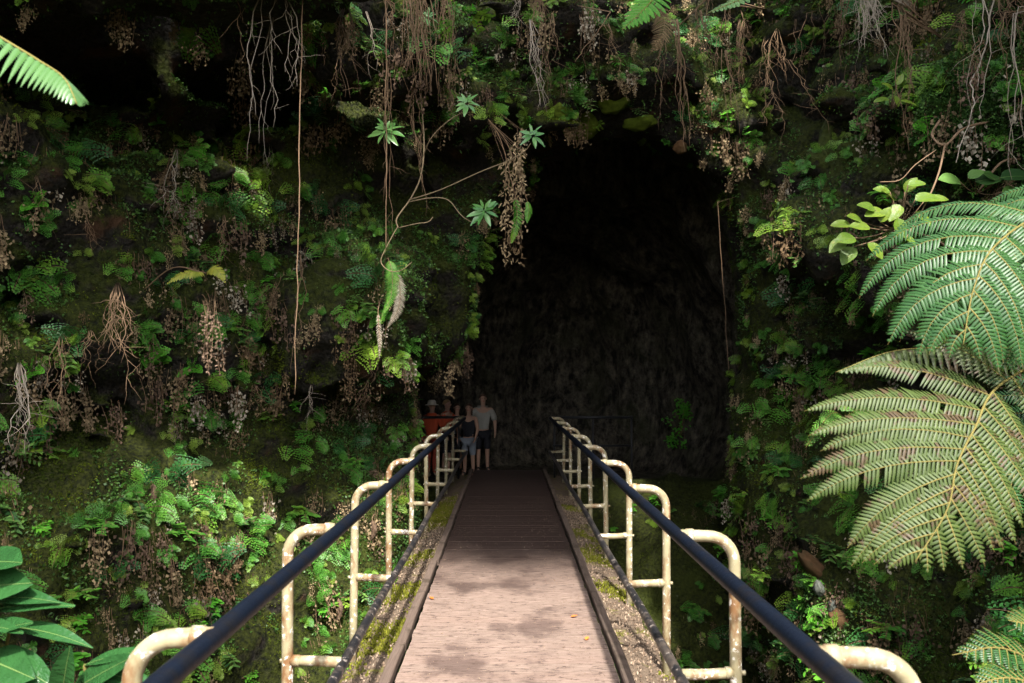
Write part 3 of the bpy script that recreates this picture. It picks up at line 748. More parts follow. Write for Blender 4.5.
scatter(fern_protos, 290, vertical, 'small lacy green fern', 'fern', .95, 1.6, 12, 1.0, keepf, [3, 3, 2, 2, 2, 1.2])
scatter(dead_protos, 285, vertical, 'withered brown hanging fern', 'fern', 1.05, 1.75, 12, .95, keepf)
scatter(sprig_protos, 200, vertical, 'small leafy green sprig', 'plant', 1.0, 1.6, 12, .9, lambda a, b: .8 if a > 730 or b > 350 or b < 130 else .4)
def merged(name, protos, n, wfun, s0, s1, mats, which):
    pts, nr = sample_wall(n * 3, wfun); V_ = []; F_ = []; R_ = []; b = 0; c = 0
    for p, q in zip(pts, nr):
        px, py = pix(p)
        if not (-40 < px < 1064 and -40 < py < 720) or dark(px, py, .8) or (abs(p[0]) < 1.35 and p[2] < 1.6) or not visible(Vector(p) + Vector(q) * .06): continue
        v, f_, r_ = random.choice(protos); a = wall_frame(Vector(q) + Vector((0, -.35, 0))) + U(-.6, .6); k = U(s0, s1); ca, sa = math.cos(a) * k, math.sin(a) * k
        V_.append(np.stack([v[:, 0] * ca - v[:, 1] * sa, v[:, 0] * sa + v[:, 1] * ca, v[:, 2] * k], 1) + p + q * .01); F_.append(f_ + b); R_.append(np.clip(r_ * .7 + U(0, .3), 0, 1)); b += len(v); c += 1
        if c >= n: break
    return npmesh(name, np.concatenate(V_), np.concatenate(F_), mats, False, np.concatenate(R_))
def grab(o):
    me = o.data; v = np.empty(len(me.vertices) * 3); me.vertices.foreach_get('co', v); me.calc_loop_triangles(); f_ = np.empty(len(me.loop_triangles) * 3, np.int32); me.loop_triangles.foreach_get('vertices', f_)
    r_ = np.empty(len(me.vertices)); me.attributes['rnd'].data.foreach_get('value', r_); return v.reshape(-1, 3), f_.reshape(-1, 3), r_
gf = [grab([c for c in p.children if c.name.startswith('foliage')][0]) for p in fern_protos[:5]]
gd = [grab(p) for p in dead_protos]; gs_ = [grab(p) for p in sprig_protos]
o = merged('fern_foliage', gf, 520, vertical, .45, .95, M['fern'], 0); tag(o, 'smaller green ferns filling the cliff between the larger ones', 'ferns', kind='stuff')
o = merged('fern_foliage', gf, 260, vertical, .4, .8, M['fern_yellow'] if False else M['ferny'], 0); tag(o, 'smaller yellowish ferns filling the cliff between the larger ones', 'ferns', kind='stuff')
o = merged('dead_foliage', gd, 300, vertical, .5, 1.0, M['dead'], 0); tag(o, 'smaller withered ferns filling the cliff between the larger ones', 'ferns', kind='stuff')
for pr in fern_protos:
    for ch in list(pr.children): bpy.data.objects.remove(ch)
    bpy.data.objects.remove(pr)
for pr in dead_protos + sprig_protos: bpy.data.objects.remove(pr)

# ------------------------------------------------------------------ moss and creeper as stuff
def tuft_mesh(name, pts, nrm, L, W, mat, blades=3, jit=.7, up=.0):
    n = len(pts); N_ = n * blades
    P_ = np.repeat(pts, blades, 0) + rng.normal(0, L * .35, (N_, 3)); Q = np.repeat(nrm, blades, 0)
    d = Q + rng.normal(0, jit, (N_, 3)) + np.array([0, 0, up]); d /= np.linalg.norm(d, axis=1)[:, None]
    r = rng.normal(0, 1, (N_, 3)); s_ = np.cross(d, r); s_ /= np.linalg.norm(s_, axis=1)[:, None]
    l = L * rng.uniform(.5, 1.3, (N_, 1)); w = W * rng.uniform(.6, 1.3, (N_, 1))
    v = np.stack([P_ - Q * .004, P_ + d * l * .55 - s_ * w, P_ + d * l, P_ + d * l * .55 + s_ * w], 1).reshape(-1, 3)
    fcs = np.arange(N_ * 4).reshape(-1, 4); rn = np.repeat(np.clip(np.repeat(rng.random(n), blades) * .5 + rng.random(N_) * .5, 0, 1), 4)
    return npmesh(name, v, fcs, mat, False, rn)
def mossw(c, q):
    a = vnoise(c[:, 0] * 1.1, c[:, 1] * 1.1, c[:, 2] * 1.1, 21) + .5 * vnoise(c[:, 0] * 3, c[:, 1] * 3, c[:, 2] * 3, 22)
    return np.clip(.25 + a, .03, 1) * np.clip(.5 + q[:, 2], .1, 1.3) * np.clip((np.where(c[:, 2] < .8, 14.5, 12.6) - c[:, 1]) / 1.5, 0.0, 1)
p_, q_ = sample_wall(150000, mossw)
o = tuft_mesh('moss', p_, q_, .026, .006, M['moss'], 3, .7); tag(o, 'short olive moss over the damp rock', 'moss', kind='stuff')
def creepw(c, q):
    a = vnoise(c[:, 0] * 1.4 + 3, c[:, 1] * 1.4, c[:, 2] * 1.4, 31) + .6 * vnoise(c[:, 0] * 4, c[:, 1] * 4, c[:, 2] * 4, 32)
    return np.clip(a + .1, 0, 1) * np.clip(.6 + q[:, 2], .15, 1.3) * (c[:, 1] < 11.6)
p_, q_ = sample_wall(85000, creepw)
o = tuft_mesh('creeping_foliage', p_ + q_ * .015, q_, .032, .012, M['creeper'], 2, .8, -.2); tag(o, 'tiny creeping leaves spread over the cliff ledges', 'ground cover', kind='stuff')
# dense small leaves on the boss at the upper right
c0 = hit(968, 118)[0]
p_, q_ = sample_wall(9000, lambda c, q: np.exp(-((c - np.array(c0)) ** 2).sum(1) / .28))
o = tuft_mesh('creeping_foliage', p_ + q_ * .02, q_, .024, .011, M['creeper'], 2, .7); tag(o, 'dense mat of tiny round leaves on the bulging rock above the tree fern', 'ground cover', kind='stuff')
p_, q_ = sample_wall(42000, lambda c, q: creepw(c + 7.7, q) * (c[:, 1] < 11.3))
o = tuft_mesh('dead_foliage', p_ + q_ * .012, q_, .034, .0075, M['dead'], 2, .9, -.8); tag(o, 'scraps of dry fallen foliage caught on the cliff', 'litter', kind='stuff')

# moss and litter along the bridge ledges, debris on the deck
def ledge_pts(n, f_):
    y_ = rng.uniform(1.5, 12.5, n * 3); x_ = rng.uniform(.75, 1.03, n * 3) * rng.choice([-1, 1], n * 3)
    k = vnoise(x_ * 2.2 + 4, y_ * 1.6, y_ * 0, 41) + .6 * vnoise(x_ * 7, y_ * 6, y_ * 0, 42)
    m = rng.random(n * 3) < f_(k); x_, y_ = x_[m][:n], y_[m][:n]
    return np.stack([x_, y_, -.05 - .13 * (np.abs(x_) - .745)], 1)
p_ = ledge_pts(6000, lambda k: np.clip(k * 2.2 - .45, 0, 1)); q_ = np.tile([0, 0, 1.], (len(p_), 1))
o = tuft_mesh('ledge_moss', p_, q_, .022, .005, M['ledgemoss'], 4, .6); tag(o, 'yellow green moss cushions along the bridge ledges', 'moss', kind='stuff')
p_ = ledge_pts(7000, lambda k: np.clip(.75 - k * .6, .1, 1)); q_ = np.tile([0, 0, 1.], (len(p_), 1)); p_[:, 2] += .012
o = tuft_mesh('leaf_litter', p_, q_, .022, .006, M['litter'], 1, 1.5); tag(o, 'dry leaf and twig litter along the bridge ledges', 'litter', kind='stuff')
n_ = 4200; x_ = rng.uniform(-.64, .64, n_); x_ = np.sign(x_) * .65 * np.abs(x_ / .65) ** .6
p_ = np.stack([x_, rng.uniform(2, 12, n_), np.full(n_, .004)], 1); q_ = np.tile([0, 0, .3], (n_, 1))
o = tuft_mesh('deck_debris', p_, q_, .011, .0028, M['litter'], 1, 1.6); tag(o, 'tiny crumbs of leaves scattered over the boards', 'litter', kind='stuff')
M['orange_leaf'] = leafmat('orange_leaf', (.55, .13, .02), (.65, .2, .04), None, .6, .1)
for (px, py, a, lab) in ((571, 618, .3, 'bright orange fallen leaf lying on the middle boards of the footbridge'), (586, 641, 1.2, 'small dull orange leaf on the boards nearer the camera than the bright one'),
                    (433, 600, 2.2, 'orange brown fallen leaf on the boards close to the kerb by the fern wall')):
    d = ray(px, py); t = -EYE.z / d.z; p = EYE + d * t; g = G(); g.leaf((0, 0, 0), (math.cos(a), math.sin(a), 0), (0, 0, 1), .05, .03, 5, -.15, .4, 0)
    o = g.build('fallen_leaf', M['orange_leaf'], loc=(p.x, p.y, .008)); tag(o, lab, 'leaf', 'orange leaves on the bridge boards')

# ------------------------------------------------------------------ hanging roots, vines, branches
def wobble(a, b, n, amp):
    a = Vector(a); b = Vector(b); o = Vector((0, 0, 0)); out = []
    for i in range(n + 1):
        t = i / n; o = o * .85 + Vector((U(-1, 1), U(-1, 1), U(-.3, .3))) * amp; out.append(a.lerp(b, t) + o * math.sin(math.pi * min(1, t * .75 + .05)))
    return out
def front_y(px0, py0, px1, py1, Y):
    for k in range(9):
        t = k / 8; h_, n_ = hit(px0 + (px1 - px0) * t, max(5, py0 + (py1 - py0) * t))
        if h_: Y = min(Y, h_.y - .2)
    return Y
def root_bundle(px0, py0, px1, py1, Y, n, spread, r, mat, label, name='hanging_root', frayed=.3, amp=.02, group='aerial roots hanging over the rim', cat='roots', side=0, leaves=None):
    Y = front_y(px0, py0, px1, py1, Y); a = P(px0, py0, Y); b = P(px1, py1, Y); g = G()
    anchor = None
    if py0 > 2:
        h_, n_ = hit(px0, py0 - 3)
        if h_ and h_.y - Y < 1.5: anchor = h_ - n_ * .03
    else: anchor = near_wall(a)
    r *= .75
    for k in range(n):
        s0 = Vector((U(-1, 1), U(-.4, .4), U(-.2, .2))) * spread * .6; s1 = Vector((U(-1, 1), U(-.5, .5), 0)) * spread
        L = U(.45, 1.0) if k else 1.0
        pts = wobble(a + s0, (a + s0).lerp(b + s1, L), 12, amp)
        if anchor: pts[0] = anchor + s0 * .3; pts[1] = pts[0].lerp(pts[2], .45)
        rr = r * U(.45, 1.1)
        g.tube(pts, [rr * (1 - .65 * i / 12) for i in range(13)], 5)
        for j in range(int(frayed * 10)):
            i = random.randint(3, 11); d = Vector((U(-1, 1), U(-.6, .6), U(-1.6, .2))).normalized() * U(.06, .28) * (1 + side)
            g.tube(wobble(pts[i], pts[i] + d, 5, amp * .6), [rr * .5 * (1 - .7 * q / 5) for q in range(6)], 4)
    o = g.build(name, M[mat]); tag(o, label, cat, group); return o
RB = [
 (415, -30, 418, 95, 8.6, 34, .20, .010, 'root', 'thick curtain of brown roots hanging over the rim before the cave mouth'),
 (440, -30, 452, 118, 8.5, 14, .16, .009, 'root', 'looser brown roots fringing the thick root curtain on its cave side'),
 (388, 60, 392, 240, 8.7, 5, .05, .009, 'root', 'slim dark roots dropping behind the pale green leaf rosette'),
 (415, 90, 420, 215, 8.8, 5, .09, .013, 'root', 'stout twisted roots dropping to where the drooping shrub forks'),
 (284, -30, 290, 88, 7.6, 4, .09, .010, 'root_pale', 'pale twiggy root branching beside the dark overhang'),
 (272, 20, 268, 165, 7.6, 4, .05, .009, 'root_pale', 'pale forked root ending in a ragged tip above the cliff ledge'),
 (262, -20, 248, 160, 7.5, 2, .02, .009, 'root_pale', 'single long pale root beside the dark overhang'),
 (238, -20, 240, 60, 7.4, 2, .03, .007, 'root', 'short pinkish root at the edge of the dark overhang'),
 (540, -30, 536, 40, 8.8, 22, .10, .008, 'root', 'narrow tuft of brown roots above the cave mouth'),
 (530, 20, 545, 110, 8.8, 6, .07, .008, 'root_pale', 'bleached root ending in a star shaped spray above the cave mouth'),
 (588, -20, 592, 68, 9.0, 4, .05, .007, 'root', 'thin brown root between the root tuft and the bright frond'),
 (668, 30, 655, 130, 8.6, 4, .07, .008, 'root', 'brown root behind the withered hanging frond'),
 (676, 20, 690, 150, 8.6, 7, .05, .010, 'root', 'ropey brown roots ending by the small rust coloured stone'),
 (725, 50, 738, 150, 8.7, 7, .08, .007, 'root', 'thin brown roots over the dark rock beside the cave mouth'),
 (770, 80, 772, 150, 8.6, 4, .12, .007, 'root', 'spreading brown twigs over the dark rock'),
 (868, -30, 872, 60, 7.4, 20, .20, .009, 'root_pale', 'tangled greyish pink roots above the small yellow green plant'),
 (900, -10, 912, 150, 7.4, 9, .07, .009, 'root', 'long brown roots behind the small yellow green plant'),
 (845, -20, 840, 70, 8.0, 6, .12, .008, 'root', 'loose brown roots beside the tangled greyish ones'),
 (980, -30, 978, 120, 6.4, 3, .08, .007, 'root_pale', 'pale vine strand crossing the mat of tiny leaves'),
 (1000, -30, 1008, 60, 6.3, 9, .14, .008, 'root', 'bundle of brown roots above the mat of tiny leaves'),
 (1018, -20, 1015, 190, 6.2, 3, .05, .008, 'root_pale', 'long pale vine at the very edge above the tree fern'),
 (118, 285, 115, 385, 7.3, 12, .09, .008, 'root', 'hanging tangle of tan roots on the mossy cliff'),
 (22, 365, 20, 455, 6.9, 9, .08, .008, 'root_pale', 'bleached grey roots hanging below the fern clump'),
 (60, 335, 62, 420, 7.0, 6, .08, .006, 'root', 'thin dark roots under the fern clump'),
 (178, 150, 176, 215, 7.9, 4, .09, .006, 'root_pale', 'small pale root tangle on the ledge below the overhang'),
 (300, 255, 294, 375, 8.3, 2, .01, .010, 'root', 'reddish bare root hanging at mid cliff'),
 (345, 10, 348, 100, 8.5, 7, .12, .006, 'root', 'wispy brown roots between the pale root and the root curtain'),
 (700, 10, 705, 70, 8.6, 6, .10, .007, 'root', 'short drooping roots beside the pale green frond'),
 (620, 90, 640, 60, 9.2, 3, .05, .006, 'root', 'crossing brown twigs by the bright hanging frond'),
 (790, 60, 828, 135, 8.3, 2, .04, .008, 'root', 'curved brown twig over the dark hollow'),
]
for r_ in RB:
    root_bundle(*r_[:9], label=r_[9], frayed=.5 if 'twig' in r_[9] or 'tangle' in r_[9] or 'star' in r_[9] else .25, amp=.035 if r_[5] < 15 else .02)
def vine(px0, py0, px1, py1, Y, r, mat, label, amp=.012):
    g = G(); Y = front_y(px0, py0, px1, py1, Y); w_ = wobble(P(px0, py0, Y), P(px1, py1, Y), 24, amp); w_[0] = near_wall(w_[0]) or w_[0]; g.tube(w_, [r * (1 - .4 * i / 24) for i in range(25)], 6); o = g.build('hanging_vine', M[mat]); tag(o, label, 'vine', 'single vines hanging down the cliff')
vine(303, -30, 296, 395, 7.9, .006, 'root', 'single straight reddish vine hanging the height of the fern wall')
vine(386, -20, 384, 250, 8.4, .007, 'stem_brown', 'thin dark vine behind the pale green leaf rosette', .01)
vine(717, 195, 729, 372, 11.0, .005, 'root', 'thin pale string of root hanging in the cave mouth', .006)
vine(612, 10, 575, 62, 9.0, .006, 'root', 'slanting brown vine above the cave mouth')
vine(1003, -20, 955, 165, 6.6, .007, 'root_pale', 'slanting pale vine in front of the leafy bulge', .03)
for k in range(46):
    px = U(300, 1020) if k < 30 else U(10, 400); py = U(-15, 60) if k < 30 else U(110, 420)
    if dark(px, py + 20, .8) or 560 < px < 720 and py > 60: continue
    L_ = U(35, 95) if k < 30 else U(22, 55); m_ = random.choice(['root', 'root', 'root_pale', 'stem_brown']); w_ = where(px, max(py, 5)); nm_ = 'bleached twiggy root' if m_ == 'root_pale' else 'thin brown root'
    root_bundle(px, py, px + U(-12, 12), py + L_, 9.5, random.randint(1, 5), U(.03, .1), U(.004, .0075), m_, nm_ + ' hanging ' + w_, frayed=U(.2, .6), amp=.03, group=nm_ + 's hanging ' + w_)
# curving thick branch at the right
g = G()
g.tube(bez([P(940, 120, 6.6), P(932, 135, 6.4), P(945, 145, 6.3), P(965, 128, 6.4), P(1000, 120, 6.6), P(1040, 112, 6.8)], 30), [.010 + .002 * math.sin(i * 1.3) for i in range(31)], 7)
g.tube(bez([P(945, 145, 6.3), P(938, 175, 6.2), P(925, 205, 6.1), P(905, 240, 6.0)], 20), [.009 * (1 - .03 * i) for i in range(21)], 7)
g.tube(bez([P(936, 150, 6.3), P(915, 165, 6.2), P(900, 180, 6.2), P(880, 182, 6.2)], 12), [.004] * 13, 5)
tag(g.build('bent_branch', M['root']), 'bent bare branch looping below the leafy bulge', 'branch')

# hanging dead frond with ribs, plus bright fronds at the top edge
def single_frond(name, ctrl, nrm, mat, label, plen, pn=22, step=None, pw=.03, wid=.01, sag=.2, group=None, a0=75, a1=45, simple_=False, cat='fern'):
    base = Vector(ctrl[0]); e = empty(name, base, label=label, cat=cat, group=group)
    c = [Vector(p) - base for p in ctrl]; stalk(e, base, .005)
    if simple_:
        rc = bez(c, 50); g = G(); gs = G(); gs.tube(rc, [.004 * (1 - .7 * i / 50) for i in range(51)], 6); nrm = Vector(nrm).normalized()
        for k in range(pn * 2):
            t = .08 + .91 * k / (pn * 2); i = t * 50; i0 = min(int(i), 49); b = rc[i0]; T = (rc[i0 + 1] - rc[max(i0 - 1, 0)]).normalized(); N_ = (nrm - T * nrm.dot(T)).normalized()
            S = T.cross(N_); w = plen * min(1, .4 + t * 2) * (1 - t ** 2.5)
            for sd in (-1, 1):
                d = (S * sd + T * .45 - N_ * U(.0, .35) + Vector((0, 0, -sag))).normalized(); g.pinnule(b, d, N_, w * U(.9, 1.1), wid, 0)
        fo = g.build('frond', M[mat], e); gs.build('stem', M['stem_brown'], fo)
    else: big_frond(e, c, nrm, plen, pn, .05, pw, sag, a0, a1, mat, step=step or .01, wid=wid)
    return e
single_frond('hanging_frond', [P(660, -18, 8.0), P(652, 0, 7.8), P(638, 15, 7.7), P(622, 30, 7.6)], (0, -.8, .5), 'bright', 'bright green frond tip hanging over the rim above the cave mouth', .26, 14, .014, .04, .014)
single_frond('hanging_frond', [P(770, -20, 7.8), P(745, -3, 7.7), P(725, 6, 7.6), P(706, 14, 7.5)], (0, -.6, .8), 'ohia', 'pale green frond tip at the rim beside the withered frond', .16, 14, .012, .035, .012)
single_frond('hanging_frond', [P(655, 5, 8.2), P(664, 18, 8.1), P(662, 35, 8.0), P(650, 54, 8.0)], (0, -1, .1), 'dead', 'withered brown frond with curled ribs hanging before the cave mouth', .17, 12, simple_=True, wid=.016, sag=.1)
single_frond('hanging_frond', [P(388, 258, 8.7), P(392, 272, 8.6), P(391, 296, 8.6), P(381, 318, 8.55)], (.1, -1, .2), 'fern', 'long green sword shaped frond hanging beside the cave mouth', .11, 26, simple_=True, wid=.009, sag=.15)
single_frond('hanging_frond', [P(396, 270, 8.7), P(400, 288, 8.65), P(398, 310, 8.6), P(386, 330, 8.55)], (.4, -1, .2), 'dead_pale', 'pale bleached sword shaped frond beside the green one', .10, 24, simple_=True, wid=.007, sag=.2)
single_frond('hanging_frond', [P(378, 310, 8.7), P(379, 330, 8.6), P(380, 345, 8.6), P(379, 361, 8.6)], (.2, -1, .1), 'dead_pale', 'narrow bleached frond tip at the bottom of the sword shaped fronds', .05, 14, simple_=True, wid=.010, sag=.5)
single_frond('hanging_frond', [P(515, 195, 8.9), P(517, 215, 8.9), P(514, 232, 8.9), P(511, 245, 8.9)], (-.4, -1, .1), 'fern', 'drooping green frond at the lip of the cave mouth', .09, 14, simple_=True, wid=.014, sag=.4)
single_frond('hanging_frond', [P(527, 200, 8.9), P(529, 208, 8.9), P(528, 216, 8.9), P(527, 224, 8.9)], (.4, -1, .1), 'fern', 'short green frond nearest the cave opening', .07, 12, simple_=True, wid=.013, sag=.3)
for (px, py, L, lab) in ((152, 495, 25, 'curled greyish purple frond on the lower cliff'), (207, 330, 55, 'purple brown dead frond hanging at mid cliff'), (372, 530, 22, 'small brown frond hanging behind the second hooped post'), (338, 610, 26, 'brown drooping frond in the gully behind the nearest hooped posts')):
    h_, n_ = hit(px, py - 15); Y = h_.y - .15
    single_frond('hanging_frond', [P(px, py - L / 2, Y), P(px + 2, py - L / 6, Y - .05), P(px + 1, py + L / 4, Y - .05), P(px - 2, py + L / 2, Y - .02)], (.2, -1, .2), 'dead_red', lab, .055, 12, simple_=True, wid=.014, sag=.4)
e = single_frond('fern', [P(204, 273, 7.9), P(196, 272, 7.8), P(180, 275, 7.75), P(165, 285, 7.7)], (0, -.8, .6), 'fern_yellow', 'yellow fern frond pointing away from the cave at mid cliff', .09, 12, simple_=True, wid=.02, sag=.1)
e = single_frond('fern', [P(206, 273, 7.9), P(212, 268, 7.8), P(219, 272, 7.75), P(226, 284, 7.7)], (0, -.8, .6), 'fern_yellow', 'yellow green fern frond fanning towards the cave at mid cliff', .09, 10, simple_=True, wid=.02, sag=.1)
# brown hanging leaf strands at the cave lip
g = G()
for k in range(9):
    a = P(510 + U(-9, 14), 130 + U(-8, 40), 8.95)
    for j in range(46):
        t = j / 46; p = a + Vector((.04 * math.sin(j * .4 + k) + U(-.03, .03), U(-.03, .03), -t * U(.9, 1.0) * (1.0 if k % 2 else 1.35)))
        g.leaf(p, (U(-1, 1), U(-1, .3), U(-1.6, -.3)), (U(-1, 1), -1, U(-1, 1)), U(.03, .07), U(.012, .024), 3, U(-.4, .6), .5, 0)
    w_ = near_wall(a + Vector((0, .3, .3)), 4); g.tube(([w_] if w_ else []) + [a, a + Vector((0, 0, -1.2))], .002, 4, 1)
tag(g.build('withered_creeper', [M['dead'], M['stem_brown']]), 'long strands of withered brown leaves hanging at the cave lip', 'creeper')
g = G()
for k in range(7):
    a = P(208 + U(-14, 10), 300, 7.7)
    dead_strand(g, a, U(.45, .75), .15, 0, .028, .5)
tag(g.build('withered_creeper', [M['dead_red'], M['stem_brown']]), 'purple brown withered strands hanging under the yellow fern fronds', 'creeper')
for (px, py, sc_, m_, lab) in ((45, 370, 12, 'dead_pale', 'bushy silvery withered fern below the green clump far from the bridge'), (350, 265, 14, 'dead_pale', 'large shaggy pale withered fern beside the sword shaped fronds'), (276, 232, 8, 'dead_pale', 'shaggy pale withered fern at mid cliff behind the reddish vine'),
                       (190, 205, 8, 'dead_pale', 'pale withered clump on the ledge below the overhang'), (130, 215, 6, 'dead', 'tan withered clump at the ledge below the overhang')):
    h_, n_ = hit(px, py - 12); g = G()
    for k in range(sc_): dead_strand(g, h_ + Vector((U(-.16, .16), -.1 - U(0, .1), U(-.08, .08))), U(.22, .42), .4, 0, .022, random.random())
    tag(g.build('withered_fern', [M[m_], M['stem_brown']]), lab, 'fern')

# ------------------------------------------------------------------ drooping shrub with leaf rosettes
def rosette(parent, c, facing, n, L, w, mat, name='leaf_cluster', two=True):
    g = G(); f_ = Vector(facing).normalized(); a = f_.orthogonal().normalized(); b = f_.cross(a)
    for ring, (cnt, ln, tilt) in enumerate(((n, 1.0, .15), (n // 2 + 1, .6, .8))):
        for k in range(cnt):
            an = 2 * math.pi * (k + .5 * ring) / cnt + U(-.2, .2); d = (a * math.cos(an) + b * math.sin(an) + f_ * tilt).normalized()
            g.leaf(Vector(c) + f_ * .03 * ring + d * .02, (d + Vector((U(-.25, .25), U(-.25, .25), U(-.35, .1)))), f_ + Vector((U(-.4, .4), U(-.3, .3), U(-.4, .4))), L * ln * U(.65, 1.15), w * ln * U(.85, 1.2), 6, .22, .25, 0, None, .85)
    return g.build(name, M[mat], parent)
base = P(388, 40, 8.6)
sh = empty('drooping_shrub', base, label='slender shrub drooping before the cave mouth with rosettes of pale green leaves', cat='shrub')
LB = lambda px, py, Y: P(px, py, Y) - base
g = G()
g.tube(bez([LB(420, 90, 8.7), LB(424, 140, 8.5), LB(421, 175, 8.4), LB(411, 198, 8.35), LB(397, 218, 8.3), LB(398, 228, 8.3)], 30), [.008] * 31, 8)
g.tube(bez([LB(419, 168, 8.4), LB(430, 140, 8.2), LB(447, 122, 8.1), LB(467, 110, 8.0)], 20), [.0055] * 21, 6)
g.tube(bez([LB(409, 200, 8.35), LB(440, 190, 8.2), LB(480, 172, 8.1), LB(510, 160, 8.0), LB(524, 152, 7.95), LB(531, 143, 7.9)], 30), [.0065 * (1 - .012 * i) for i in range(31)], 6)
g.tube(bez([LB(409, 202, 8.35), LB(430, 198, 8.2), LB(448, 200, 8.1), LB(462, 216, 8.05), LB(476, 223, 8.0), LB(483, 214, 7.95)], 30), [.0065 * (1 - .012 * i) for i in range(31)], 6)
g.tube(bez([LB(398, 228, 8.3), LB(415, 224, 8.2), LB(428, 222, 8.2), LB(433, 217, 8.2)], 14), [.005] * 15, 5)
g.tube(bez([LB(398, 226, 8.3), LB(386, 248, 8.2), LB(381, 262, 8.2), LB(390, 271, 8.15), (LB(402, 270, 8.1)), LB(412, 262, 8.1)], 24), [.0045] * 25, 5)
g.build('branch', M['twig'], sh); stalk(sh, P(420, 90, 8.7), .008, 'twig')
for (px, py, Y, n, L, w) in ((386, 132, 8.3, 9, .20, .062), (467, 104, 8.0, 8, .15, .045), (533, 136, 7.9, 8, .15, .040), (484, 212, 7.95, 9, .18, .050), (428, 18, 8.4, 6, .12, .04)):
    rosette(sh, LB(px, py, Y), (U(-.1, .1), -.85, .5), n, L, w, 'ohia')
# sprig of narrow leaves near top
b = P(314, 20, 7.9); e = empty('leafy_plant', b, label='little upright plant with narrow pale green leaves beside the straight reddish vine', cat='plant')
g = G(); g.tube([(0, 0, -.05), (0, -.02, .06)], .005, 5); g.build('stem', M['stem_brown'], e); stalk(e, b + Vector((0, 0, -.05)), .005)
rosette(e, (0, 0, 0), (0, -.8, .4), 7, .12, .025, 'ohia')
# yellow-green broad-leaved plants
def broad_plant(px, py, Y, spots, label, L, w, mat='lime', name='broad_leaf_plant'):
    b = P(px, py, Y); e = empty(name, b, label=label, cat='plant'); g = G(); stalk(e, b + Vector((0, .1, 0)), .009, 'root')
    for (qx, qy, dx, dy, s_) in spots:
        c = P(qx, qy, Y - U(.0, .15)) - b
        g.tube(bez([(0, .1, 0), c * .5 + Vector((0, .05, -.02)), c], 8), .004, 5)
        d = Vector((dx, U(-.5, -.1), dy)); gl = G(); gl.leaf(c, d, (U(-.3, .3), -.75, .65), L * s_, w * s_, 8, .2, .2, 0, None, .75, .02, True); gl.build('leaf', [M[mat], M['rib']], e)
    g.build('stem', M['root'], e); return e
broad_plant(905, 225, 6.2, [(893, 200, -.5, .35, 1), (905, 192, .3, .5, .8), (915, 200, 1, .25, 1.1), (890, 192, -1, .3, .8), (885, 212, -1, -.1, 1.1), (900, 205, -.7, -.8, 1), (915, 212, .8, -.6, 1), (908, 185, 1, .2, .8), (925, 200, 1, .1, 1),
    (870, 228, -1, .2, 1), (855, 238, -1, -.1, 1.1), (862, 222, -.9, .4, .9), (850, 225, -1, .1, .9), (868, 243, .6, -.7, 1), (853, 247, -.6, -.7, 1.1), (845, 240, -1, -.6, 1), (880, 222, .3, .6, .8), (898, 218, .1, -.9, 1), (875, 210, -1, .4, .9), (903, 236, .5, -.4, .7)],
    'shrubby plant with broad yellow green leaves above the tree fern fronds', .17, .11)
broad_plant(896, 105, 7.0, [(893, 90, -.6, .4, .9), (897, 85, .3, .7, .8), (903, 88, 1, .2, .9), (902, 95, 1, -.1, 1), (889, 99, -1, -.1, 1.1), (895, 96, .2, -.9, .8), (900, 101, .8, -.2, 1)],
    'small plant with a few yellow green leaves below the tangled greyish roots', .14, .07)
broad_plant(985, 190, 6.4, [(960, 182, -1, .2, 1.2), (975, 182, .9, .2, 1.3), (968, 178, .5, .3, .8), (1000, 178, .9, .1, 1.4), (1002, 192, .9, -.1, 1.2), (995, 180, -.6, .4, .8)],
    'plant with broad dull green leaves just above the topmost tree fern frond', .16, .13, 'creeper')
# bright shrub on the mossy bank inside the cave mouth
h_, n_ = hit(680, 425)
b = h_ + Vector((0, -.2, 0)); e = empty('bright_shrub', b, label='small bright green leafy shrub alone on the dark rock inside the cave mouth', cat='shrub'); g = G(); gs = G()
k_ = b.y / FPX
for k in range(16):
    top = Vector((U(-16, 10) * k_, U(-.1, .1), U(-18, 26) * k_)); gs.tube(bez([(0, .15, -.25), top * .5, top], 8), .004, 4)
    for j in range(16):
        p = top + Vector((U(-1, 1), U(-1, 1), U(-1, 1))) * .09; g.leaf(p, (U(-1, 1), U(-1, .2), U(-.8, .6)), (0, -.6, .8), U(.06, .09), .045, 4, .2, .15, 0)
g.build('foliage', M['bright'], e); gs.build('stem', M['stem_brown'], e)
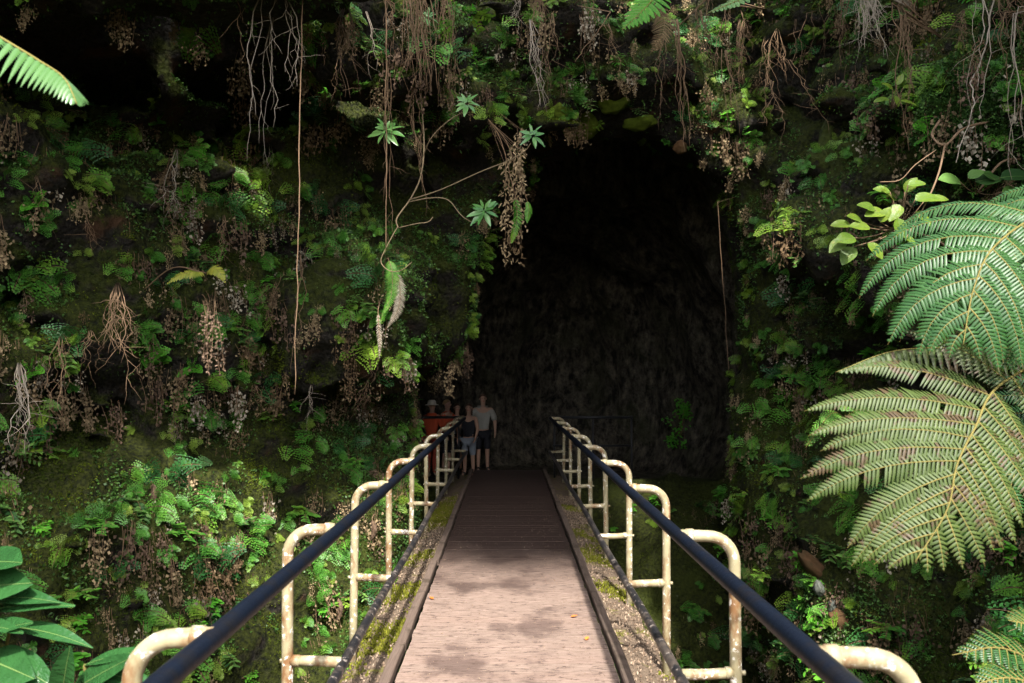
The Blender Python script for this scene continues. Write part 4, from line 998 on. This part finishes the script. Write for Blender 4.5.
# glossy ginger-like plants in the lower left
def ginger(bx, by, Y, leaves, label, L, w):
    b = P(bx, by, Y); e = empty('ginger_plant', b, label=label, cat='plant'); gs = G()
    stalk(e, b + Vector((0, 0, -.6)), .014, 'stem')
    for (qx, qy, tx, ty, wd, nrm) in leaves:
        a = P(qx, qy, Y) - b; t = P(tx, ty, Y - .15) - b; d = t - a; g = G()
        g.leaf(a, d, nrm, d.length * 1.05, wd * Y / FPX, 14, U(.1, .3), U(.15, .4), 0, None, .8, .045, True); g.build('leaf', [M['glossy'], M['rib']], e)
        gs.tube(bez([(0, 0, -.6), (a.x * .5, .05, a.z * .5 - .1), a], 8), .006, 6)
    gs.build('stem', M['stem'], e); return e
nf = (.1, -.7, .75)
ginger(-20, 660, 3.0, [(-30, 590, 18, 580, 38, (.1, -.9, .5)), (-25, 565, 15, 555, 40, (.2, -.6, .9)), (-10, 610, 60, 596, 14, nf), (-5, 600, 40, 588, 18, nf), (10, 628, 78, 626, 17, (0, -.5, .9)), (-20, 640, 16, 615, 22, nf), (-10, 660, 22, 672, 38, (.2, -.8, .5)), (0, 655, 45, 680, 30, (.1, -.8, .6)), (-30, 625, 10, 622, 16, nf), (-20, 690, 35, 700, 36, nf)],
       'glossy dark green broad leaved plant half cut by the picture edge', .25, .1)
ginger(72, 700, 2.75, [(62, 705, 64, 655, 26, (.1, -.9, .3)), (75, 690, 124, 655, 24, (-.2, -.8, .5)), (85, 665, 148, 640, 14, (.1, -.6, .8)), (80, 685, 120, 695, 30, (0, -.8, .6)), (100, 672, 150, 680, 20, nf), (110, 690, 160, 700, 18, nf), (70, 700, 95, 720, 26, nf)],
       'glossy broad leaved plant behind the nearest hooped post', .25, .1)

# rocks with visible colour of their own
def rock(px, py, rx, ry, mat, label, push=.05, group=None, ang=0.0):
    h_, n_ = hit(px, py); k = h_.y / FPX
    import bmesh
    bm = bmesh.new(); bmesh.ops.create_icosphere(bm, subdivisions=4, radius=1)
    s0 = U(0, 50)
    co = np.array([v.co[:] for v in bm.verts]); nn_ = vnoise(co[:, 0] * 1.6 + s0, co[:, 1] * 1.6, co[:, 2] * 1.6, 51) * .22 + vnoise(co[:, 0] * 4 + s0, co[:, 1] * 4, co[:, 2] * 4, 52) * .1
    for v, d in zip(bm.verts, nn_): v.co = Vector((v.co.x * rx * k, v.co.y * (rx + ry) * .5 * k, v.co.z * ry * k)) * (1 + d)
    me = bpy.data.meshes.new('rock'); bm.to_mesh(me); bm.free(); me.materials.append(M[mat]); me.polygons.foreach_set('use_smooth', [True] * len(me.polygons))
    o = bpy.data.objects.new('rock', me); col.objects.link(o); o.location = h_ + n_ * push; o.rotation_euler = (0, ang, 0); tag(o, label, 'rock', group); return o
rock(681, 145, 7, 7, 'rust_rock', 'small rust coloured stone at the end of the ropey roots')
rock(815, 575, 30, 9, 'rust_rock', 'long rust coloured rock edge beyond the bridge railing', -.06, None, .85)
rock(805, 556, 6, 9, 'grey_rock', 'whitish grey stone at the upper end of the rust coloured rock'); rock(822, 590, 5, 8, 'grey_rock', 'grey stone in the middle of the rust coloured rock')
rock(833, 606, 4, 7, 'grey_rock', 'small grey stone at the lower end of the rust coloured rock')
rock(840, 620, 12, 8, 'rust_rock', 'brown stone at the foot of the rust coloured rock', 0, None, .8)
for (px, py, rx, ry, lab) in ((580, 122, 22, 16, 'big'), (612, 104, 16, 12, 'middle'), (560, 112, 14, 12, 'small'), (640, 124, 16, 8, 'flat')):
    rock(px, py, rx, ry, 'mossrock', lab + ' bright moss covered boulder set in the roof of the cave mouth', -.03, 'mossy boulders in the roof of the cave mouth')

# ------------------------------------------------------------------ people
def skin_obj(name, verts, edges, radii, mat, parent, root=0, sub=1):
    me = bpy.data.meshes.new(name); me.from_pydata(verts, edges, []); o = bpy.data.objects.new(name, me); col.objects.link(o)
    m = o.modifiers.new('s', 'SKIN'); m.use_smooth_shade = True; m.branch_smoothing = .6
    for v, r in zip(me.skin_vertices[0].data, radii): v.radius = r if isinstance(r, tuple) else (r, r); v.use_root = False
    me.skin_vertices[0].data[root].use_root = True
    sb = o.modifiers.new('u', 'SUBSURF'); sb.levels = sb.render_levels = sub
    dg = bpy.context.evaluated_depsgraph_get(); ev = o.evaluated_get(dg); me2 = bpy.data.meshes.new_from_object(ev); bpy.data.objects.remove(o)
    me2.name = name; me2.materials.clear(); me2.materials.append(mat)
    o = bpy.data.objects.new(name, me2); col.objects.link(o); o.parent = parent
    return o
def person(loc, rz, h, label, shirt, bottom, hair, legs_bare=True, arms=((.1, 0), (.1, 0)), hat=None, woman=False, bend=None, lean=0.0, group='visitors standing in the cave'):
    e = empty('person', loc, rz, label=label, cat='person', group=group); k = h / 1.75; sw = .165 if woman else .195; hw = .09
    V = lambda x, y, z: (x * k, y * k, z * k)
    J = {'pel': (V(0, 0, .93), (.145 * k, .10 * k)), 'bel': (V(0, .0, 1.08), (.125 * k, .09 * k)), 'che': (V(0, .0, 1.28), (.15 * k, .10 * k)), 'nb': (V(0, 0, 1.44), (.07 * k, .06 * k)), 'nk': (V(0, -.01, 1.51), (.048 * k, .05 * k)),
         'ja': (V(0, -.02, 1.575), (.062 * k, .07 * k)), 'hd': (V(0, -.01, 1.65), (.074 * k, .092 * k)), 'tp': (V(0, .0, 1.72), (.055 * k, .065 * k))}
    E = [('pel', 'bel'), ('bel', 'che'), ('che', 'nb'), ('nb', 'nk'), ('nk', 'ja'), ('ja', 'hd'), ('hd', 'tp')]
    for s_, nm in ((-1, 'l'), (1, 'r')):
        fw, out_ = arms[0 if s_ < 0 else 1]
        sh_ = Vector((s_ * sw, 0, 1.41)); el = sh_ + Vector((s_ * (.05 + out_ * .2), -.04 - .1 * fw, -.29)); b_ = fw
        fd = Vector((-s_ * .12 * b_, -math.sin(b_ * 1.5), -math.cos(b_ * 1.5))).normalized(); wr = el + fd * .25; pa = wr + fd * .07
        J['sh' + nm] = (V(*sh_), .058 * k); J['el' + nm] = (V(*el), .042 * k); J['wr' + nm] = (V(*wr), .027 * k); J['pa' + nm] = (V(*pa), (.036 * k, .022 * k))
        E += [('che', 'sh' + nm), ('sh' + nm, 'el' + nm), ('el' + nm, 'wr' + nm), ('wr' + nm, 'pa' + nm)]
        for q in range(4):
            ft = pa + fd * (.075, .085, .08, .065)[q] + Vector((0, -.027 + .018 * q, 0)) - Vector((s_ * .02, 0, 0)); J[f'f{nm}{q}'] = (V(*ft), .0085 * k); E.append(('pa' + nm, f'f{nm}{q}'))
        th = wr + fd * .05 + Vector((-s_ * .01, -.05, 0)); J['th' + nm] = (V(*th), .010 * k); E.append(('wr' + nm, 'th' + nm))
        J['hp' + nm] = (V(s_ * hw, 0, .86), .085 * k); J['kn' + nm] = (V(s_ * (hw + .01), -.02, .48), .056 * k); J['cf' + nm] = (V(s_ * (hw + .01), .02, .34), .052 * k); J['an' + nm] = (V(s_ * (hw + .015), .02, .09), .034 * k); J['to' + nm] = (V(s_ * (hw + .03), -.13, .035), (.042 * k, .03 * k))
        E += [('pel', 'hp' + nm), ('hp' + nm, 'kn' + nm), ('kn' + nm, 'cf' + nm), ('cf' + nm, 'an' + nm), ('an' + nm, 'to' + nm)]
    def sub(keys, grow, name, mat, root, sb=1):
        ks = [q for q in J if q in keys]; ix = {q: i for i, q in enumerate(ks)}
        rr = [tuple(x + grow for x in (J[q][1] if isinstance(J[q][1], tuple) else (J[q][1],) * 2)) for q in ks]
        return skin_obj(name, [J[q][0] for q in ks], [(ix[a], ix[b]) for a, b in E if a in ix and b in ix], rr, mat, e, ix[root], sb)
    body = sub(list(J), 0, 'body', M['skin'], 'pel', 2)
    # face and ears
    import bmesh
    g = G()
    def ball(c, r, mat):
        bm = bmesh.new(); bmesh.ops.create_uvsphere(bm, u_segments=10, v_segments=7, radius=1); vs = [(c[0] + v.co.x * r[0], c[1] + v.co.y * r[1], c[2] + v.co.z * r[2]) for v in bm.verts]; fs = [[v.index for v in f_.verts] for f_ in bm.faces]; bm.free(); g.add(vs, fs, mat)
    hy = -.105
    for s_ in (-1, 1): ball(V(s_ * .03, hy + .012, 1.645), (.010 * k, .006 * k, .007 * k), 1); ball(V(s_ * .078, 0, 1.635), (.010 * k, .02 * k, .03 * k), 0)
    ball(V(0, hy - .002, 1.62), (.012 * k, .018 * k, .022 * k), 0); ball(V(0, hy + .018, 1.585), (.022 * k, .008 * k, .006 * k), 2)
    g.build('face', [M['skin'], M['eye'], M['redbrown']], e)
    J['nb'] = (V(0, 0, 1.475), (.088 * k, .07 * k)); J['pel'] = (V(0, 0, .93), (.155 * k, .11 * k))
    sub(['pel', 'bel', 'che', 'nb', 'shl', 'shr', 'ell', 'elr'] if not woman else ['pel', 'bel', 'che', 'nb', 'shl', 'shr'], .034 * k, 'shirt', M[shirt], 'bel')
    sub(['pel', 'hpl', 'hpr', 'knl', 'knr'] if legs_bare else ['pel', 'hpl', 'hpr', 'knl', 'knr', 'cfl', 'cfr', 'anl', 'anr'], .022 * k, 'shorts' if legs_bare else 'trousers', M[bottom], 'pel')
    for nm in 'lr': sub(['an' + nm, 'to' + nm], .010, 'shoe', M['shoe'], 'an' + nm)
    g = G(); vs = []; n1, n2 = 16, 9
    for i in range(n2 + 1):
        ph = math.pi * .56 * i / n2
        for j in range(n1):
            a = 2 * math.pi * j / n1; fr = max(0, -math.sin(a)); ph2 = ph * (1 - .42 * fr) if not woman else ph * (1 - .4 * fr)
            ext = (.22 if woman and math.sin(a) > -.3 and i > n2 - 3 else 0) * (i - n2 + 3) / 3
            vs.append(V(.088 * math.sin(ph2) * math.cos(a), .004 + .105 * math.sin(ph2) * math.sin(a), 1.648 + .1 * math.cos(ph2) - ext * .8 - U(0, .004)))
    g.add(vs, [(i * n1 + j, i * n1 + (j + 1) % n1, (i + 1) * n1 + (j + 1) % n1, (i + 1) * n1 + j) for i in range(n2) for j in range(n1)]); g.build('hair', M[hair], e)
    if hat:
        g = G(); vs = []; pr = ((0, 1.775), (.06, 1.772), (.095, 1.745), (.105, 1.69), (.108, 1.675), (.16, 1.66), (.162, 1.655), (.105, 1.668))
        for (r_, z) in pr:
            for j in range(18): a = 2 * math.pi * j / 18; vs.append(V(r_ * math.cos(a) * .92, r_ * math.sin(a) * 1.05, z))
        g.add(vs, [(i * 18 + j, i * 18 + (j + 1) % 18, (i + 1) * 18 + (j + 1) % 18, (i + 1) * 18 + j) for i in range(len(pr) - 1) for j in range(18)]); g.build('hat', M[hat], e)
    return e
def floor_at(x, y):
    l, n_, i, d = bvh.ray_cast(Vector((x, y, 1.6)), Vector((0, 0, -1))); return l.z if l else -.1
def put(px, Y, *a, **k):
    x = P(px, 380, Y).x; person((x, Y, max(-.45, floor_at(x, Y)) - .005), *a, **k)
put(483, 17.7, R(8), 1.72, 'bearded looking man in a white t shirt and dark shorts, tallest of the visitors', 'white', 'black', 'hair_brown', True, ((.15, .2), (.35, .1)))
put(469, 17.1, R(-10), 1.56, 'woman in a dark top and pale shorts beside the man in white', 'black', 'bluewhite', 'hair_brown', True, ((.4, .1), (.5, .1)), woman=True)
put(432, 17.3, R(150), 1.64, 'person in an orange red shirt and a pale hat behind the barrier', 'red', 'redbrown', 'hair_blond', False, ((.5, .1), (.5, .1)), hat='hat')
put(447, 17.6, R(60), 1.66, 'person in an orange red shirt with fair hair behind the barrier, bareheaded', 'red', 'black', 'hair_blond', True, ((.6, .1), (.3, .1)))
put(457, 17.9, R(20), 1.55, 'half hidden person in a pale blue top between the two in red and the woman', 'bluewhite', 'navy', 'hair_brown', True, ((.3, .1), (.3, .1)), woman=True)

# ------------------------------------------------------------------ unseen trees added over the pit for their shade
def shade_tree(base, crown, rad, n, label):
    e = empty('unseen_shade_tree', base, label=label, cat='tree', group='unseen trees added over the pit for shade'); b = Vector(base); c = Vector(crown) - b
    g = G(); g.tube(bez([(0, 0, -.6), (c.x * .1, c.y * .1, c.z * .4), (c.x * .45, c.y * .45, c.z * .75), c], 16), [.22 * (1 - .05 * i) + .02 for i in range(17)], 10)
    tips = []
    for k in range(26 if n > 9000 else 12):
        t = c * U(.55, 1.0); d = Vector((U(-1, 1) * rad[0], U(-1, 1) * rad[1], U(-.3, 1) * rad[2])); g.tube(wobble(t, c + d, 6, .08), [.06 * (1 - .13 * q) for q in range(7)], 6); tips.append(c + d)
    g.build('trunk', M['bark'], e)
    cl = np.array([tuple(t) for t in tips]) ; i = rng.integers(0, len(cl), n)
    p_ = cl[i] + rng.normal(0, .42, (n, 3)); N_ = n
    d = rng.normal(0, 1, (N_, 3)); d /= np.linalg.norm(d, axis=1)[:, None]; r = rng.normal(0, 1, (N_, 3)); s_ = np.cross(d, r); s_ /= np.linalg.norm(s_, axis=1)[:, None]
    v = np.stack([p_, p_ + d * .09 - s_ * .045, p_ + d * .19, p_ + d * .09 + s_ * .045], 1).reshape(-1, 3)
    o = npmesh('crown', v, np.arange(N_ * 4).reshape(-1, 4), M['canopy'], False, np.repeat(rng.random(N_), 4)); o.parent = e
SUN = Vector((.12, -.85, 1)).normalized()
shade_tree((7.6, 4.5, 8.4), (1.6, 2.4, 11.0), (1.6, 3.9, .5), 30000, 'unseen broad leafy tree added over the middle of the pit to shade the cave mouth')
shade_tree((-7.9, 5.0, 8.4), (-2.6, 1.6, 11.4), (2.6, 2.2, .7), 1700, 'unseen thin crowned tree added over the pit to dapple the fern wall')
shade_tree((-7.9, -1.5, 8.4), (-2.9, -2.6, 11.2), (1.9, 1.9, .6), 5200, 'unseen leafy tree added behind the viewer to shade the lower fern wall')

# ------------------------------------------------------------------ light
w = bpy.data.worlds.new('World'); scene.world = w; w.use_nodes = True; nt = w.node_tree
sky = nt.nodes.new('ShaderNodeTexSky'); sky.sky_type = 'NISHITA'; sky.sun_disc = False
el = math.asin(SUN.z); az = math.atan2(SUN.x, SUN.y)
sky.sun_elevation = el; sky.sun_rotation = az; sky.air_density = 1.0; sky.dust_density = 2.5; sky.ozone_density = .6
hs = nt.nodes.new('ShaderNodeHueSaturation'); hs.inputs['Saturation'].default_value = .45
nt.links.new(sky.outputs[0], hs.inputs['Color']); nt.links.new(hs.outputs[0], nt.nodes['Background'].inputs[0]); nt.nodes['Background'].inputs[1].default_value = .15
ld = bpy.data.lights.new('sun', 'SUN'); ld.energy = 3.0; ld.angle = R(1.5); ld.color = (1, .95, .87)
lo = bpy.data.objects.new('sun', ld); col.objects.link(lo); lo.rotation_euler = SUN.to_track_quat('Z', 'Y').to_euler()
scene.view_settings.view_transform = 'Standard'; scene.view_settings.look = 'None'; scene.view_settings.gamma = 1; scene.view_settings.exposure = 2.15
scene.cycles.max_bounces = 5; scene.cycles.diffuse_bounces = 3; scene.cycles.transmission_bounces = 3
